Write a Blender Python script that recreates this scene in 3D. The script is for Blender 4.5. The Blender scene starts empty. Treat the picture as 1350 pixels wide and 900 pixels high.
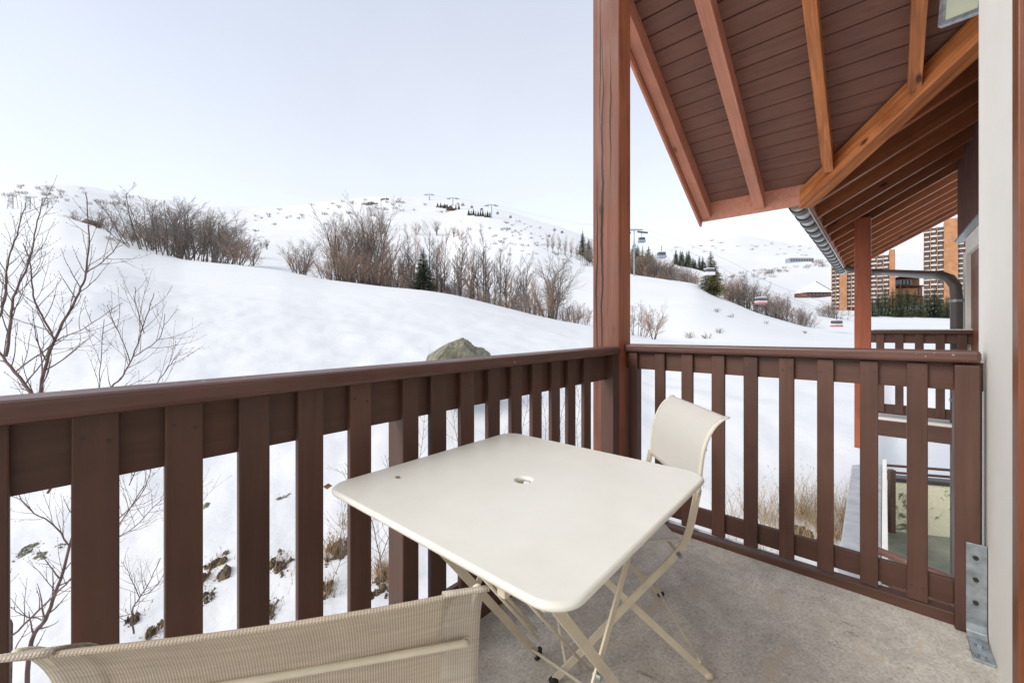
import bpy, math, random
import numpy as np
from mathutils import Vector, Matrix, noise

# ------------------------------------------------------------------ camera, light
C = bpy.context.scene.collection
SC = bpy.context.scene
F = 535.0; CX = 675.0; HY = 434.0; EYE = 1.135      # focal length and horizon of the 1350 px wide photograph
cam_d = bpy.data.cameras.new('camera'); cam = bpy.data.objects.new('camera', cam_d); C.objects.link(cam)
cam.location = (0, 0, EYE); cam.rotation_euler = (math.radians(90), 0, 0)
cam_d.sensor_width = 36; cam_d.lens = F/1350*36; cam_d.shift_y = -(450-HY)/1350
cam_d.clip_start = 0.02; cam_d.clip_end = 20000
SC.camera = cam
SC.view_settings.view_transform = 'Standard'; SC.view_settings.look = 'None'
SC.view_settings.gamma = 1; SC.view_settings.use_curve_mapping = False
SC.view_settings.exposure = 0.92
SC.cycles.max_bounces = 8; SC.cycles.diffuse_bounces = 5; SC.cycles.transparent_max_bounces = 12

SUN_EL = math.radians(35); SUN_AZ = math.radians(-119)    # clockwise from +Y
w = bpy.data.worlds.new('World'); SC.world = w; w.use_nodes = True
nt = w.node_tree; nt.nodes.clear()
out = nt.nodes.new('ShaderNodeOutputWorld')
sky = nt.nodes.new('ShaderNodeTexSky'); sky.sky_type = 'NISHITA'; sky.sun_disc = False
sky.sun_elevation = SUN_EL; sky.sun_rotation = SUN_AZ; sky.dust_density = 0.6; sky.air_density = 1.0
b1 = nt.nodes.new('ShaderNodeBackground'); b1.inputs['Strength'].default_value = 0.05
b2 = nt.nodes.new('ShaderNodeBackground'); b2.inputs['Strength'].default_value = 0.41
# thin even cloud layer over the blue: pale near the horizon, slightly bluer overhead
tc = nt.nodes.new('ShaderNodeTexCoord'); sx = nt.nodes.new('ShaderNodeSeparateXYZ')
nt.links.new(tc.outputs['Generated'], sx.inputs[0])
cr = nt.nodes.new('ShaderNodeValToRGB')
cr.color_ramp.elements[0].position = 0.0; cr.color_ramp.elements[0].color = (1.07, 1.01, .955, 1)
cr.color_ramp.elements[1].position = 0.62; cr.color_ramp.elements[1].color = (0.76, 0.77, 0.81, 1)
ce = cr.color_ramp.elements.new(0.95); ce.color = (0.42, 0.47, 0.54, 1)
nt.links.new(sx.outputs['Z'], cr.inputs[0])
nz = nt.nodes.new('ShaderNodeTexNoise'); nz.inputs['Scale'].default_value = 1.6; nz.inputs['Detail'].default_value = 4
nt.links.new(tc.outputs['Generated'], nz.inputs['Vector'])
mr = nt.nodes.new('ShaderNodeMapRange'); mr.inputs[1].default_value = .3; mr.inputs[2].default_value = .7
mr.inputs[3].default_value = .93; mr.inputs[4].default_value = 1.05
nt.links.new(nz.outputs['Fac'], mr.inputs[0])
vm = nt.nodes.new('ShaderNodeVectorMath'); vm.operation = 'SCALE'
nt.links.new(cr.outputs['Color'], vm.inputs[0]); nt.links.new(mr.outputs[0], vm.inputs['Scale'])
nt.links.new(vm.outputs[0], b2.inputs['Color']); nt.links.new(sky.outputs[0], b1.inputs['Color'])
ad = nt.nodes.new('ShaderNodeAddShader')
nt.links.new(b1.outputs[0], ad.inputs[0]); nt.links.new(b2.outputs[0], ad.inputs[1])
nt.links.new(ad.outputs[0], out.inputs['Surface'])

sun_d = bpy.data.lights.new('sun', 'SUN'); sun = bpy.data.objects.new('sun', sun_d); C.objects.link(sun)
sun_d.energy = 1.5; sun_d.angle = math.radians(30); sun_d.color = (1, 0.95, 0.88)
sdir = Vector((math.sin(SUN_AZ)*math.cos(SUN_EL), math.cos(SUN_AZ)*math.cos(SUN_EL), math.sin(SUN_EL)))
sun.rotation_euler = sdir.to_track_quat('Z', 'Y').to_euler()

# ------------------------------------------------------------------ frames and helpers
TH = math.radians(42.2)
U = Vector((math.sin(TH), math.cos(TH), 0)); OUTW = Vector((-math.cos(TH), math.sin(TH), 0))
BR = math.radians(90) - TH                       # local x = along the balcony, local y = outward, z up
BM = Matrix.Rotation(BR, 4, 'Z')

def W(a, c, z): return U*a + OUTW*c + Vector((0, 0, z))
def P(px, py, D): return Vector(((px-CX)/F*D, D, EYE-(py-HY)/F*D))
def a_of(px, c):
    k = (px-CX)/F; return c*(U.y*0+(-OUTW.x)+k*OUTW.y)/(U.x-k*U.y)
def c_of(px, a):
    k = (px-CX)/F; return a*(U.x-k*U.y)/(-OUTW.x+k*OUTW.y)
def z_of(py, a, c): return EYE-(py-HY)/F*(U.y*a+OUTW.y*c)

class MB:
    def __init__(s): s.v = []; s.f = []
    def add(s, vs, fs):
        n = len(s.v); s.v += [tuple(v) for v in vs]; s.f += [tuple(i+n for i in f) for f in fs]; return s
    def box(s, x0, x1, y0, y1, z0, z1, M=None):
        vs = [Vector(p) for p in ((x0,y0,z0),(x1,y0,z0),(x1,y1,z0),(x0,y1,z0),(x0,y0,z1),(x1,y0,z1),(x1,y1,z1),(x0,y1,z1))]
        if M is not None: vs = [M @ v for v in vs]
        return s.add(vs, [(0,3,2,1),(4,5,6,7),(0,1,5,4),(1,2,6,5),(2,3,7,6),(3,0,4,7)])
    def beam(s, p0, p1, wd, ht, up=Vector((0,0,1))):
        p0 = Vector(p0); p1 = Vector(p1); d = (p1-p0).normalized()
        sd = d.cross(up)
        if sd.length < 1e-4: sd = Vector((1,0,0))
        sd.normalize(); u2 = sd.cross(d)
        a = sd*wd/2; b = u2*ht/2
        vs = [p0-a-b, p0+a-b, p0+a+b, p0-a+b, p1-a-b, p1+a-b, p1+a+b, p1-a+b]
        return s.add(vs, [(0,1,2,3),(7,6,5,4),(0,4,5,1),(1,5,6,2),(2,6,7,3),(3,7,4,0)])
    def bar(s, pts, wd, ht, side):
        # flat bar swept along pts; side = direction of its thickness wd, ht lies in the path plane
        n = len(pts); pts = [Vector(p) for p in pts]; side = Vector(side).normalized(); vs = []
        for i, p in enumerate(pts):
            d = (pts[min(i+1,n-1)]-pts[max(i-1,0)]).normalized(); u2 = side.cross(d).normalized()
            vs += [p-side*wd/2-u2*ht/2, p+side*wd/2-u2*ht/2, p+side*wd/2+u2*ht/2, p-side*wd/2+u2*ht/2]
        fs = [(3,2,1,0), (4*n-4,4*n-3,4*n-2,4*n-1)]
        for i in range(n-1):
            for k in range(4): fs.append((4*i+k, 4*i+(k+1)%4, 4*i+4+(k+1)%4, 4*i+4+k))
        return s.add(vs, fs)
    def tube(s, pts, rs, n=6, caps=True):
        pts = [Vector(p) for p in pts]; m = len(pts)
        if not hasattr(rs, '__len__'): rs = [rs]*m
        vs = []; ref = None
        for i, p in enumerate(pts):
            d = pts[min(i+1,m-1)]-pts[max(i-1,0)]
            d = d.normalized() if d.length > 1e-9 else Vector((0,0,1))
            if ref is None:
                ref = d.cross(Vector((0,0,1)))
                if ref.length < .05: ref = d.cross(Vector((1,0,0)))
            e1 = (ref-d*ref.dot(d)).normalized(); ref = e1; e2 = d.cross(e1)
            for k in range(n):
                t = 2*math.pi*k/n; vs.append(p+(e1*math.cos(t)+e2*math.sin(t))*rs[i])
        fs = []
        for i in range(m-1):
            for k in range(n): fs.append((i*n+k, i*n+(k+1)%n, (i+1)*n+(k+1)%n, (i+1)*n+k))
        if caps: fs += [tuple(range(n))[::-1], tuple((m-1)*n+k for k in range(n))]
        return s.add(vs, fs)
    def ball(s, c, r, nu=8, nv=5, sc=(1,1,1)):
        vs = []; fs = []; c = Vector(c)
        for j in range(nv+1):
            ph = math.pi*j/nv
            for i in range(nu):
                t = 2*math.pi*i/nu
                vs.append(c+Vector((math.cos(t)*math.sin(ph)*sc[0], math.sin(t)*math.sin(ph)*sc[1], math.cos(ph)*sc[2]))*r)
        for j in range(nv):
            for i in range(nu): fs.append((j*nu+i, (j+1)*nu+i, (j+1)*nu+(i+1)%nu, j*nu+(i+1)%nu))
        return s.add(vs, fs)

def link(name, mb, mat, parent=None, loc=(0,0,0), rot=None, smooth=False, bevel=0, M=None):
    me = bpy.data.meshes.new(name); me.from_pydata(mb.v, [], mb.f); me.update()
    me.materials.append(mat)
    if smooth: me.polygons.foreach_set('use_smooth', [True]*len(me.polygons))
    o = bpy.data.objects.new(name, me); C.objects.link(o)
    if M is not None: o.matrix_local = M
    else:
        o.location = loc
        if rot is not None: o.rotation_euler = rot
    if parent: o.parent = parent
    if bevel:
        b = o.modifiers.new('bevel', 'BEVEL'); b.width = bevel; b.segments = 2; b.limit_method = 'ANGLE'; b.angle_limit = .6
    return o

def tag(o, label, cat, group=None):
    o['label'] = label; o['category'] = cat
    if group: o['group'] = group
    return o
def thing(name, label, cat, loc=(0,0,0), rz=0, group=None):
    o = bpy.data.objects.new(name, None); C.objects.link(o); o.empty_display_size = .1
    o.location = loc; o.rotation_euler = (0,0,rz); return tag(o, label, cat, group)
def struct(o, kind='structure'): o['kind'] = kind; return o
def bthing(name, label, cat, a, c, z, group=None): 
    o = thing(name, label, cat, W(a,c,z), BR, group); o['_o'] = (a,c,z); return o
def lbox(name, mat, par, a0, a1, c0, c1, z0, z1, bevel=.004):
    # box in balcony coordinates, as a part of par, own origin at its centre
    a,c,z = par['_o']; m = ((a0+a1)/2, (c0+c1)/2, (z0+z1)/2)
    mb = MB().box(a0-m[0], a1-m[0], c0-m[1], c1-m[1], z0-m[2], z1-m[2])
    return link(name, mb, mat, par, (m[0]-a, m[1]-c, m[2]-z), bevel=bevel)
def lbeam(name, mat, par, p0, p1, wd, ht, bevel=.004, up=Vector((0,0,1)), ends=None):
    # beam from p0 to p1 (balcony coordinates), long axis = its own x axis
    o0 = Vector(par['_o']); p0 = Vector(p0)-o0; p1 = Vector(p1)-o0
    d = p1-p0; L = d.length; d.normalize(); sd = up.cross(d).normalized(); u2 = d.cross(sd)
    M = Matrix((( d.x, sd.x, u2.x, (p0.x+p1.x)/2), (d.y, sd.y, u2.y, (p0.y+p1.y)/2), (d.z, sd.z, u2.z, (p0.z+p1.z)/2), (0,0,0,1)))
    mb = MB().box(-L/2, L/2, -wd/2, wd/2, -ht/2, ht/2)
    if ends is not None:   # shear the end faces by these amounts (x shift of the underside at start / end)
        for i, v in enumerate(mb.v):
            if v[2] < 0: mb.v[i] = (v[0]+(ends[0] if v[0] < 0 else ends[1]), v[1], v[2])
    return link(name, mb, mat, par, M=M, bevel=bevel)
def copy_tree(o, parent=None):
    c = o.copy(); C.objects.link(c)
    if parent: c.parent = parent
    for ch in [x for x in bpy.data.objects if x.parent == o]: copy_tree(ch, c)
    return c

# ------------------------------------------------------------------ materials
def mat_base(name, rough=.6, spec=.4):
    m = bpy.data.materials.new(name); m.use_nodes = True
    b = m.node_tree.nodes['Principled BSDF']; b.inputs['Roughness'].default_value = rough
    b.inputs['Specular IOR Level'].default_value = spec
    return m, m.node_tree, b
def N(nt, t, **kw):
    n = nt.nodes.new(t)
    for k, v in kw.items(): setattr(n, k, v)
    return n
def coords(nt, scale, kind='Object'):
    t = N(nt, 'ShaderNodeTexCoord'); m = N(nt, 'ShaderNodeMapping'); m.inputs['Scale'].default_value = scale
    nt.links.new(t.outputs[kind], m.inputs[0]); return m.outputs[0]
def tex(nt, vec, scale, detail=5, rough=.55, dist=0):
    n = N(nt, 'ShaderNodeTexNoise'); n.inputs['Scale'].default_value = scale; n.inputs['Detail'].default_value = detail
    n.inputs['Roughness'].default_value = rough; n.inputs['Distortion'].default_value = dist
    nt.links.new(vec, n.inputs['Vector']); return n.outputs['Fac']
def ramp(nt, fac, stops):
    r = N(nt, 'ShaderNodeValToRGB'); e = r.color_ramp.elements
    while len(e) < len(stops): e.new(.5)
    for i, (p, c) in enumerate(stops):
        e[i].position = p; e[i].color = tuple(c)+(1,) if len(c) == 3 else c
    nt.links.new(fac, r.inputs[0]); return r.outputs['Color']
def mix(nt, fac, a, b, mode='MIX'):
    m = N(nt, 'ShaderNodeMix', data_type='RGBA', blend_type=mode)
    for s, v in ((0, fac), (6, a), (7, b)):
        if hasattr(v, 'links') or isinstance(v, bpy.types.NodeSocket): nt.links.new(v, m.inputs[s])
        elif s == 0: m.inputs[0].default_value = v
        else: m.inputs[s].default_value = tuple(v)+(1,) if len(v) == 3 else v
    return m.outputs[2]
def bump(nt, b, h, strength=.3, dist=.01):
    n = N(nt, 'ShaderNodeBump'); n.inputs['Strength'].default_value = strength; n.inputs['Distance'].default_value = dist
    nt.links.new(h, n.inputs['Height']); nt.links.new(n.outputs[0], b.inputs['Normal']); return n

def m_wood(name, c1, c2, axis='X', grain=1.0, chips=0.0, rough=.5, cracks=0.0, knots=0.0, spec=.4, splits=False):
    m, nt, b = mat_base(name, rough, spec)
    lo, hi = 1.2, 26.0*grain
    sc = {'X': (lo,hi,hi), 'Y': (hi,lo,hi), 'Z': (hi,hi,lo)}[axis]
    oi = N(nt, 'ShaderNodeObjectInfo')
    t = N(nt, 'ShaderNodeTexCoord'); ad = N(nt, 'ShaderNodeVectorMath', operation='ADD')
    sc2 = N(nt, 'ShaderNodeVectorMath', operation='SCALE'); sc2.inputs['Scale'].default_value = 13
    cmb = N(nt, 'ShaderNodeCombineXYZ')
    for i in range(3): nt.links.new(oi.outputs['Random'], cmb.inputs[i])
    nt.links.new(cmb.outputs[0], sc2.inputs[0]); nt.links.new(t.outputs['Object'], ad.inputs[0]); nt.links.new(sc2.outputs[0], ad.inputs[1])
    mp = N(nt, 'ShaderNodeMapping'); mp.inputs['Scale'].default_value = sc; nt.links.new(ad.outputs[0], mp.inputs[0])
    g = tex(nt, mp.outputs[0], 1.5, 8, .62, .6)
    big = tex(nt, ad.outputs[0], 3.2, 4, .6)
    col = ramp(nt, g, [(.28, c1), (.72, c2)])
    col = mix(nt, .55, col, ramp(nt, big, [(.3, (.62,.62,.62)), (.7, (1.2,1.2,1.2))]), 'MULTIPLY')
    hh = g
    if cracks:
        sc3 = {'X': (.22,15,15), 'Y': (15,.22,15), 'Z': (15,15,.22)}[axis]
        mp3 = N(nt, 'ShaderNodeMapping'); mp3.inputs['Scale'].default_value = sc3; nt.links.new(ad.outputs[0], mp3.inputs[0])
        ck = tex(nt, mp3.outputs[0], 1.0, 3, .5, .8)
        ab = N(nt, 'ShaderNodeMath', operation='SUBTRACT'); nt.links.new(ck, ab.inputs[0]); ab.inputs[1].default_value = .56
        a2 = N(nt, 'ShaderNodeMath', operation='ABSOLUTE'); nt.links.new(ab.outputs[0], a2.inputs[0])
        mk = ramp(nt, a2.outputs[0], [(0.0, (1,1,1)), (.004*cracks, (.85,.85,.85)), (.010*cracks, (0,0,0))])
        col = mix(nt, mk, col, tuple(x*.12 for x in c1))
        hh2 = N(nt, 'ShaderNodeMath', operation='SUBTRACT'); nt.links.new(g, hh2.inputs[0]); nt.links.new(mk, hh2.inputs[1]); hh = hh2.outputs[0]
    if knots:
        sck = {'X': (.45,1,1), 'Y': (1,.45,1), 'Z': (1,1,.45)}[axis]
        mpk = N(nt, 'ShaderNodeMapping'); mpk.inputs['Scale'].default_value = sck; nt.links.new(ad.outputs[0], mpk.inputs[0])
        vo = N(nt, 'ShaderNodeTexVoronoi'); vo.inputs['Scale'].default_value = 5.5; nt.links.new(mpk.outputs[0], vo.inputs['Vector'])
        col = mix(nt, ramp(nt, vo.outputs['Distance'], [(.05, (knots,)*3), (.13, (0,0,0))]), col, tuple(x*.15 for x in c1))
    if splits:
        sp_ = N(nt, 'ShaderNodeSeparateXYZ'); nt.links.new(t.outputs['Object'], sp_.inputs[0])
        def mth(op, a_, b_=None, c_=None):
            n_ = N(nt, 'ShaderNodeMath', operation=op)
            for i_, v_ in enumerate((a_, b_, c_)):
                if v_ is None: continue
                if isinstance(v_, (int, float)): n_.inputs[i_].default_value = v_
                else: nt.links.new(v_, n_.inputs[i_])
            return n_.outputs[0]
        for (axo, pos, sc_, amp, wd_, zc_, zl_, sd_) in (('Y', .022, 1.5, .075, .0060, .3, 1.25, 1), ('Y', .058, 2.2, .05, .0042, -.1, .8, 5), ('Y', -.035, 1.9, .06, .0036, .9, .5, 9), ('Y', .035, 2.4, .05, .0030, 1.3, .5, 14), ('Y', -.01, 3, .03, .0022, -.9, .35, 17), ('X', .01, 1.8, .05, .0016, .2, .8, 21)):
            cb = N(nt, 'ShaderNodeCombineXYZ'); nt.links.new(mth('MULTIPLY', sp_.outputs['Z'], sc_), cb.inputs[2]); cb.inputs[0].default_value = sd_
            nn_ = N(nt, 'ShaderNodeTexNoise'); nn_.inputs['Scale'].default_value = 1; nn_.inputs['Detail'].default_value = 7; nn_.inputs['Roughness'].default_value = .6
            nt.links.new(cb.outputs[0], nn_.inputs['Vector'])
            off_ = mth('MULTIPLY_ADD', nn_.outputs['Fac'], amp, -amp/2+pos)
            dd_ = mth('ABSOLUTE', mth('SUBTRACT', sp_.outputs[axo], off_))
            env = mth('MULTIPLY', mth('MAXIMUM', mth('SUBTRACT', 1.0, mth('DIVIDE', mth('ABSOLUTE', mth('SUBTRACT', sp_.outputs['Z'], zc_)), zl_)), 0.0), wd_*1.6)
            cut_ = mth('MULTIPLY', mth('LESS_THAN', dd_, env), .9)
            col = mix(nt, cut_, col, tuple(x*.10 for x in c1))
            hs_ = mth('SUBTRACT', hh, cut_); hh = hs_
    if chips:
        vc = tex(nt, t.outputs['Object'], 75, 3, .5)
        v2 = tex(nt, ad.outputs[0], 2.5, 2, .5)
        mlt = N(nt, 'ShaderNodeMath', operation='MULTIPLY'); nt.links.new(vc, mlt.inputs[0]); nt.links.new(v2, mlt.inputs[1])
        col = mix(nt, ramp(nt, mlt.outputs[0], [(.455-.03*chips, (0,0,0)), (.475-.03*chips, (1,1,1))]), col, (.52,.47,.42))
    col = mix(nt, 1.0, col, ramp(nt, oi.outputs['Random'], [(0, (.84,.84,.84)), (1, (1.14,1.12,1.10))]), 'MULTIPLY')
    nt.links.new(col, b.inputs['Base Color'])
    r = ramp(nt, big, [(.3, (rough-.12,)*3), (.7, (rough+.15,)*3)]); nt.links.new(r, b.inputs['Roughness'])
    bump(nt, b, hh, .35, .003 if not cracks else .006)
    return m

def m_plain(name, c, rough=.6, var=.15, scale=6, metal=0, bmp=.1, spec=.4, bdist=.004, rnd=0):
    m, nt, b = mat_base(name, rough, spec); b.inputs['Metallic'].default_value = metal
    v = coords(nt, (1,1,1)); n = tex(nt, v, scale, 6, .6)
    col = ramp(nt, n, [(.3, tuple(x*(1-var) for x in c)), (.7, tuple(min(1, x*(1+var)) for x in c))])
    if rnd:
        oi = N(nt, 'ShaderNodeObjectInfo'); col = mix(nt, 1.0, col, ramp(nt, oi.outputs['Random'], [(0, (1-rnd,)*3), (.5, (1,.97,.92)), (1, (1+rnd,)*3)]), 'MULTIPLY')
    nt.links.new(col, b.inputs['Base Color'])
    if bmp: bump(nt, b, tex(nt, v, scale*14, 4, .6), bmp, bdist)
    return m

M = {}
for ax in 'XYZ':
    M['rail'+ax] = m_wood('brown_paint_'+ax, (.080,.037,.026), (.112,.054,.038), ax, .8, chips=0, rough=.5)
M['handrail'] = m_wood('worn_brown_paint', (.112,.052,.041), (.160,.078,.062), 'X', .7, chips=.75, rough=.42)
M['postside'] = m_wood('cracked_post_paint', (.135,.050,.031), (.235,.098,.064), 'Z', .8, chips=0, rough=.6, cracks=0, knots=.8, splits=True)
M['orange_post'] = m_wood('red_orange_stain', (.30,.078,.035), (.44,.125,.058), 'Z', .7, rough=.5, knots=.5)
M['rafter'] = m_wood('red_brown_rafter', (.42,.165,.105), (.60,.26,.17), 'X', .8, rough=.5, chips=0, knots=.6)
M['amber'] = m_wood('amber_stained_beam', (.22,.060,.018), (.66,.250,.085), 'X', .7, rough=.42, knots=.9)
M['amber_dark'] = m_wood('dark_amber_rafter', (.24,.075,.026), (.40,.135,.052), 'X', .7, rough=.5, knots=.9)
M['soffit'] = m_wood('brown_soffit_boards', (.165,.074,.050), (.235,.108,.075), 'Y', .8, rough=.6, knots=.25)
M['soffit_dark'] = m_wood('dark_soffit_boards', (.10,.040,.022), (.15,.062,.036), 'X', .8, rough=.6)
M['door'] = m_wood('brown_door_frame', (.16,.055,.025), (.24,.085,.038), 'Z', 1, rough=.4)
M['siding'] = m_wood('grey_brown_siding', (.10,.045,.035), (.15,.07,.055), 'Z', 1, rough=.6)
M['cream'] = None
M['zinc'] = m_plain('galvanised_steel', (.34,.38,.41), .42, .35, 22, .75, .08)
M['gutter'] = m_plain('zinc_gutter', (.50,.54,.56), .4, .2, 9, .6, .05)
M['dark_metal'] = m_plain('dark_brown_metal', (.055,.046,.040), .45, .3, 8, .1, .05)
M['pipe'] = m_plain('grey_brown_plastic_pipe', (.105,.092,.085), .38, .15, 5, 0, .03)
M['white_metal'] = m_plain('white_painted_metal', (.74,.73,.72), .4, .05, 5, 0, .02)
M['black'] = m_plain('black_rubber', (.02,.02,.02), .7, .2, 8)
M['bark'] = m_plain('grey_brown_bark', (.21,.17,.145), .85, .35, 10, 0, .5, bdist=.01)
M['twig'] = m_plain('brown_twigs', (.205,.172,.155), .85, .3, 3, 0, 0, rnd=.35)
M['twig_red'] = m_plain('reddish_brown_twigs', (.32,.215,.160), .85, .3, 3, 0, 0, rnd=.30)
M['far_bark'] = m_plain('dark_grey_bark', (.115,.098,.085), .85, .35, 2, 0, 0, rnd=.3)
M['near_bark'] = m_plain('near_tree_bark', (.135,.088,.078), .7, .45, 14, 0, .5, bdist=.003)
M['fir'] = m_plain('fir_needles', (.065,.090,.045), .8, .4, 4, 0, 0, rnd=.35)
M['larch'] = m_plain('yellow_green_needles', (.24,.21,.08), .8, .4, 4, 0, 0)
M['drygrass'] = m_plain('dry_straw', (.36,.25,.14), .9, .35, 5, 0, 0)
M['cable'] = m_plain('steel_cable', (.25,.25,.27), .6, .1, 5, 0, 0)
M['glass'] = m_plain('dark_window_glass', (.05,.06,.08), .12, .2, 2, 0, 0, spec=.8)
M['tower'] = m_plain('orange_timber_cladding', (.38,.185,.09), .8, .22, .35, 0, 0)
M['tower_rail'] = m_plain('white_balcony_front', (.56,.52,.48), .8, .1, .5, 0, 0)
M['recess'] = m_plain('red_brown_recess', (.13,.06,.04), .8, .3, .3, 0, 0)
M['red'] = m_plain('red_cabin_paint', (.50,.15,.15), .4, .1, 2, 0, 0)
M['cabin_white'] = m_plain('white_cabin_paint', (.72,.70,.70), .4, .08, 2, 0, 0)
M['cabin_grey'] = m_plain('grey_cabin_paint', (.28,.31,.36), .4, .08, 2, 0, 0)
M['pylon'] = m_plain('pylon_steel', (.30,.33,.34), .6, .15, 2, .2, 0)
M['snowcap'] = m_plain('snow_load', (.86,.87,.89), .8, .02, 2, 0, .2, bdist=.02)
M['leaf'] = m_plain('dry_leaf', (.22,.12,.06), .8, .3, 30, 0, .2)

def m_snow():
    m, nt, b = mat_base('snow', .75, .25)
    g = N(nt, 'ShaderNodeNewGeometry')
    n1 = tex(nt, g.outputs['Position'], .9, 8, .62); n2 = tex(nt, g.outputs['Position'], .06, 5, .55)
    col = ramp(nt, n2, [(.3, (.70,.70,.70)), (.7, (.755,.752,.748))]); nt.links.new(col, b.inputs['Base Color'])
    b.inputs['Sheen Weight'].default_value = 0
    n3 = tex(nt, g.outputs['Position'], 7, 6, .6)
    s = N(nt, 'ShaderNodeMath', operation='MULTIPLY_ADD'); nt.links.new(n3, s.inputs[0]); s.inputs[1].default_value = .12; nt.links.new(n1, s.inputs[2])
    bump(nt, b, s.outputs[0], .30, .20)
    return m
M['snow'] = m_snow()

def m_concrete():
    m, nt, b = mat_base('balcony_concrete', .85, .25)
    g = coords(nt, (1,1,1))
    fine = tex(nt, g, 95, 8, .75); mid = tex(nt, g, 14, 8, .7); big = tex(nt, g, 2.3, 6, .6, .5)
    st = tex(nt, coords(nt, (1,2.2,1)), 4.3, 5, .6, .8)
    col = ramp(nt, fine, [(.28, (.31,.28,.24)), (.5, (.59,.57,.53)), (.72, (.75,.735,.70))])
    col = mix(nt, .6, col, ramp(nt, mid, [(.32, (.72,.70,.67)), (.68, (1.30,1.30,1.29))]), 'MULTIPLY')
    col = mix(nt, .7, col, ramp(nt, big, [(.3, (.80,.79,.76)), (.7, (1.22,1.22,1.22))]), 'MULTIPLY')
    col = mix(nt, ramp(nt, st, [(.60, (0,0,0)), (.68, (.8,.8,.8))]), col, (.60,.52,.41))
    sp = N(nt, 'ShaderNodeTexVoronoi'); sp.inputs['Scale'].default_value = 11; nt.links.new(g, sp.inputs['Vector'])
    sm = ramp(nt, sp.outputs['Distance'], [(.028, (1,1,1)), (.05, (0,0,0))])
    col = mix(nt, sm, col, (.09,.075,.06))
    st2 = tex(nt, coords(nt, (3.2,1.1,1)), 3.1, 4, .6, 1.2)
    col = mix(nt, ramp(nt, st2, [(.68, (0,0,0)), (.72, (.55,.55,.55))]), col, (.20,.17,.13))
    fl_ = tex(nt, g, 30, 3, .5)
    col = mix(nt, ramp(nt, fl_, [(.73, (0,0,0)), (.76, (.7,.7,.7))]), col, (.80,.76,.68))
    nt.links.new(col, b.inputs['Base Color'])
    s = N(nt, 'ShaderNodeMath', operation='MULTIPLY_ADD'); nt.links.new(fine, s.inputs[0]); s.inputs[1].default_value = .6; nt.links.new(mid, s.inputs[2])
    bump(nt, b, s.outputs[0], .6, .006)
    return m
M['concrete'] = m_concrete()

def m_render():
    m, nt, b = mat_base('white_rough_render', .9, .2)
    g = coords(nt, (1,1,1)); f = tex(nt, g, 120, 5, .7); bg = tex(nt, g, 2, 4, .6)
    nt.links.new(ramp(nt, bg, [(.3, (.83,.80,.73)), (.7, (.89,.865,.80))]), b.inputs['Base Color'])
    bump(nt, b, f, .45, .004); return m
M['render'] = m_render()

def m_cream():
    m, nt, b = mat_base('cream_powder_coat', .42, .45)
    g = coords(nt, (1,1,1)); f = tex(nt, g, 240, 4, .7); bg = tex(nt, g, 6, 4, .6)
    col = ramp(nt, bg, [(.3, (.775,.77,.70)), (.7, (.825,.82,.75))])
    sp = tex(nt, g, 34, 4, .5)
    dst = tex(nt, g, 3.5, 7, .65, 1.0); col = mix(nt, ramp(nt, dst, [(.50, (0,0,0)), (.72, (.18,.18,.18))]), col, (.62,.57,.47))
    scr = N(nt, 'ShaderNodeMapping'); scr.inputs['Rotation'].default_value = (0,0,.6); scr.inputs['Scale'].default_value = (4,220,1); nt.links.new(g, scr.inputs[0])
    sc_n = tex(nt, scr.outputs[0], 1.0, 2, .5); col = mix(nt, ramp(nt, sc_n, [(.74, (0,0,0)), (.78, (.35,.35,.35))]), col, (.90,.88,.84))
    nt.links.new(ramp(nt, dst, [(.3, (.27,.27,.27)), (.7, (.46,.46,.46))]), b.inputs['Roughness'])
    col = mix(nt, ramp(nt, sp, [(.80, (0,0,0)), (.82, (.4,.4,.4))]), col, (.45,.38,.28))
    nt.links.new(col, b.inputs['Base Color']); bump(nt, b, f, .12, .001); return m
M['cream'] = m_cream()
M['cream_leg'] = m_plain('cream_leg_paint', (.66,.60,.47), .45, .08, 20, 0, .05)

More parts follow.
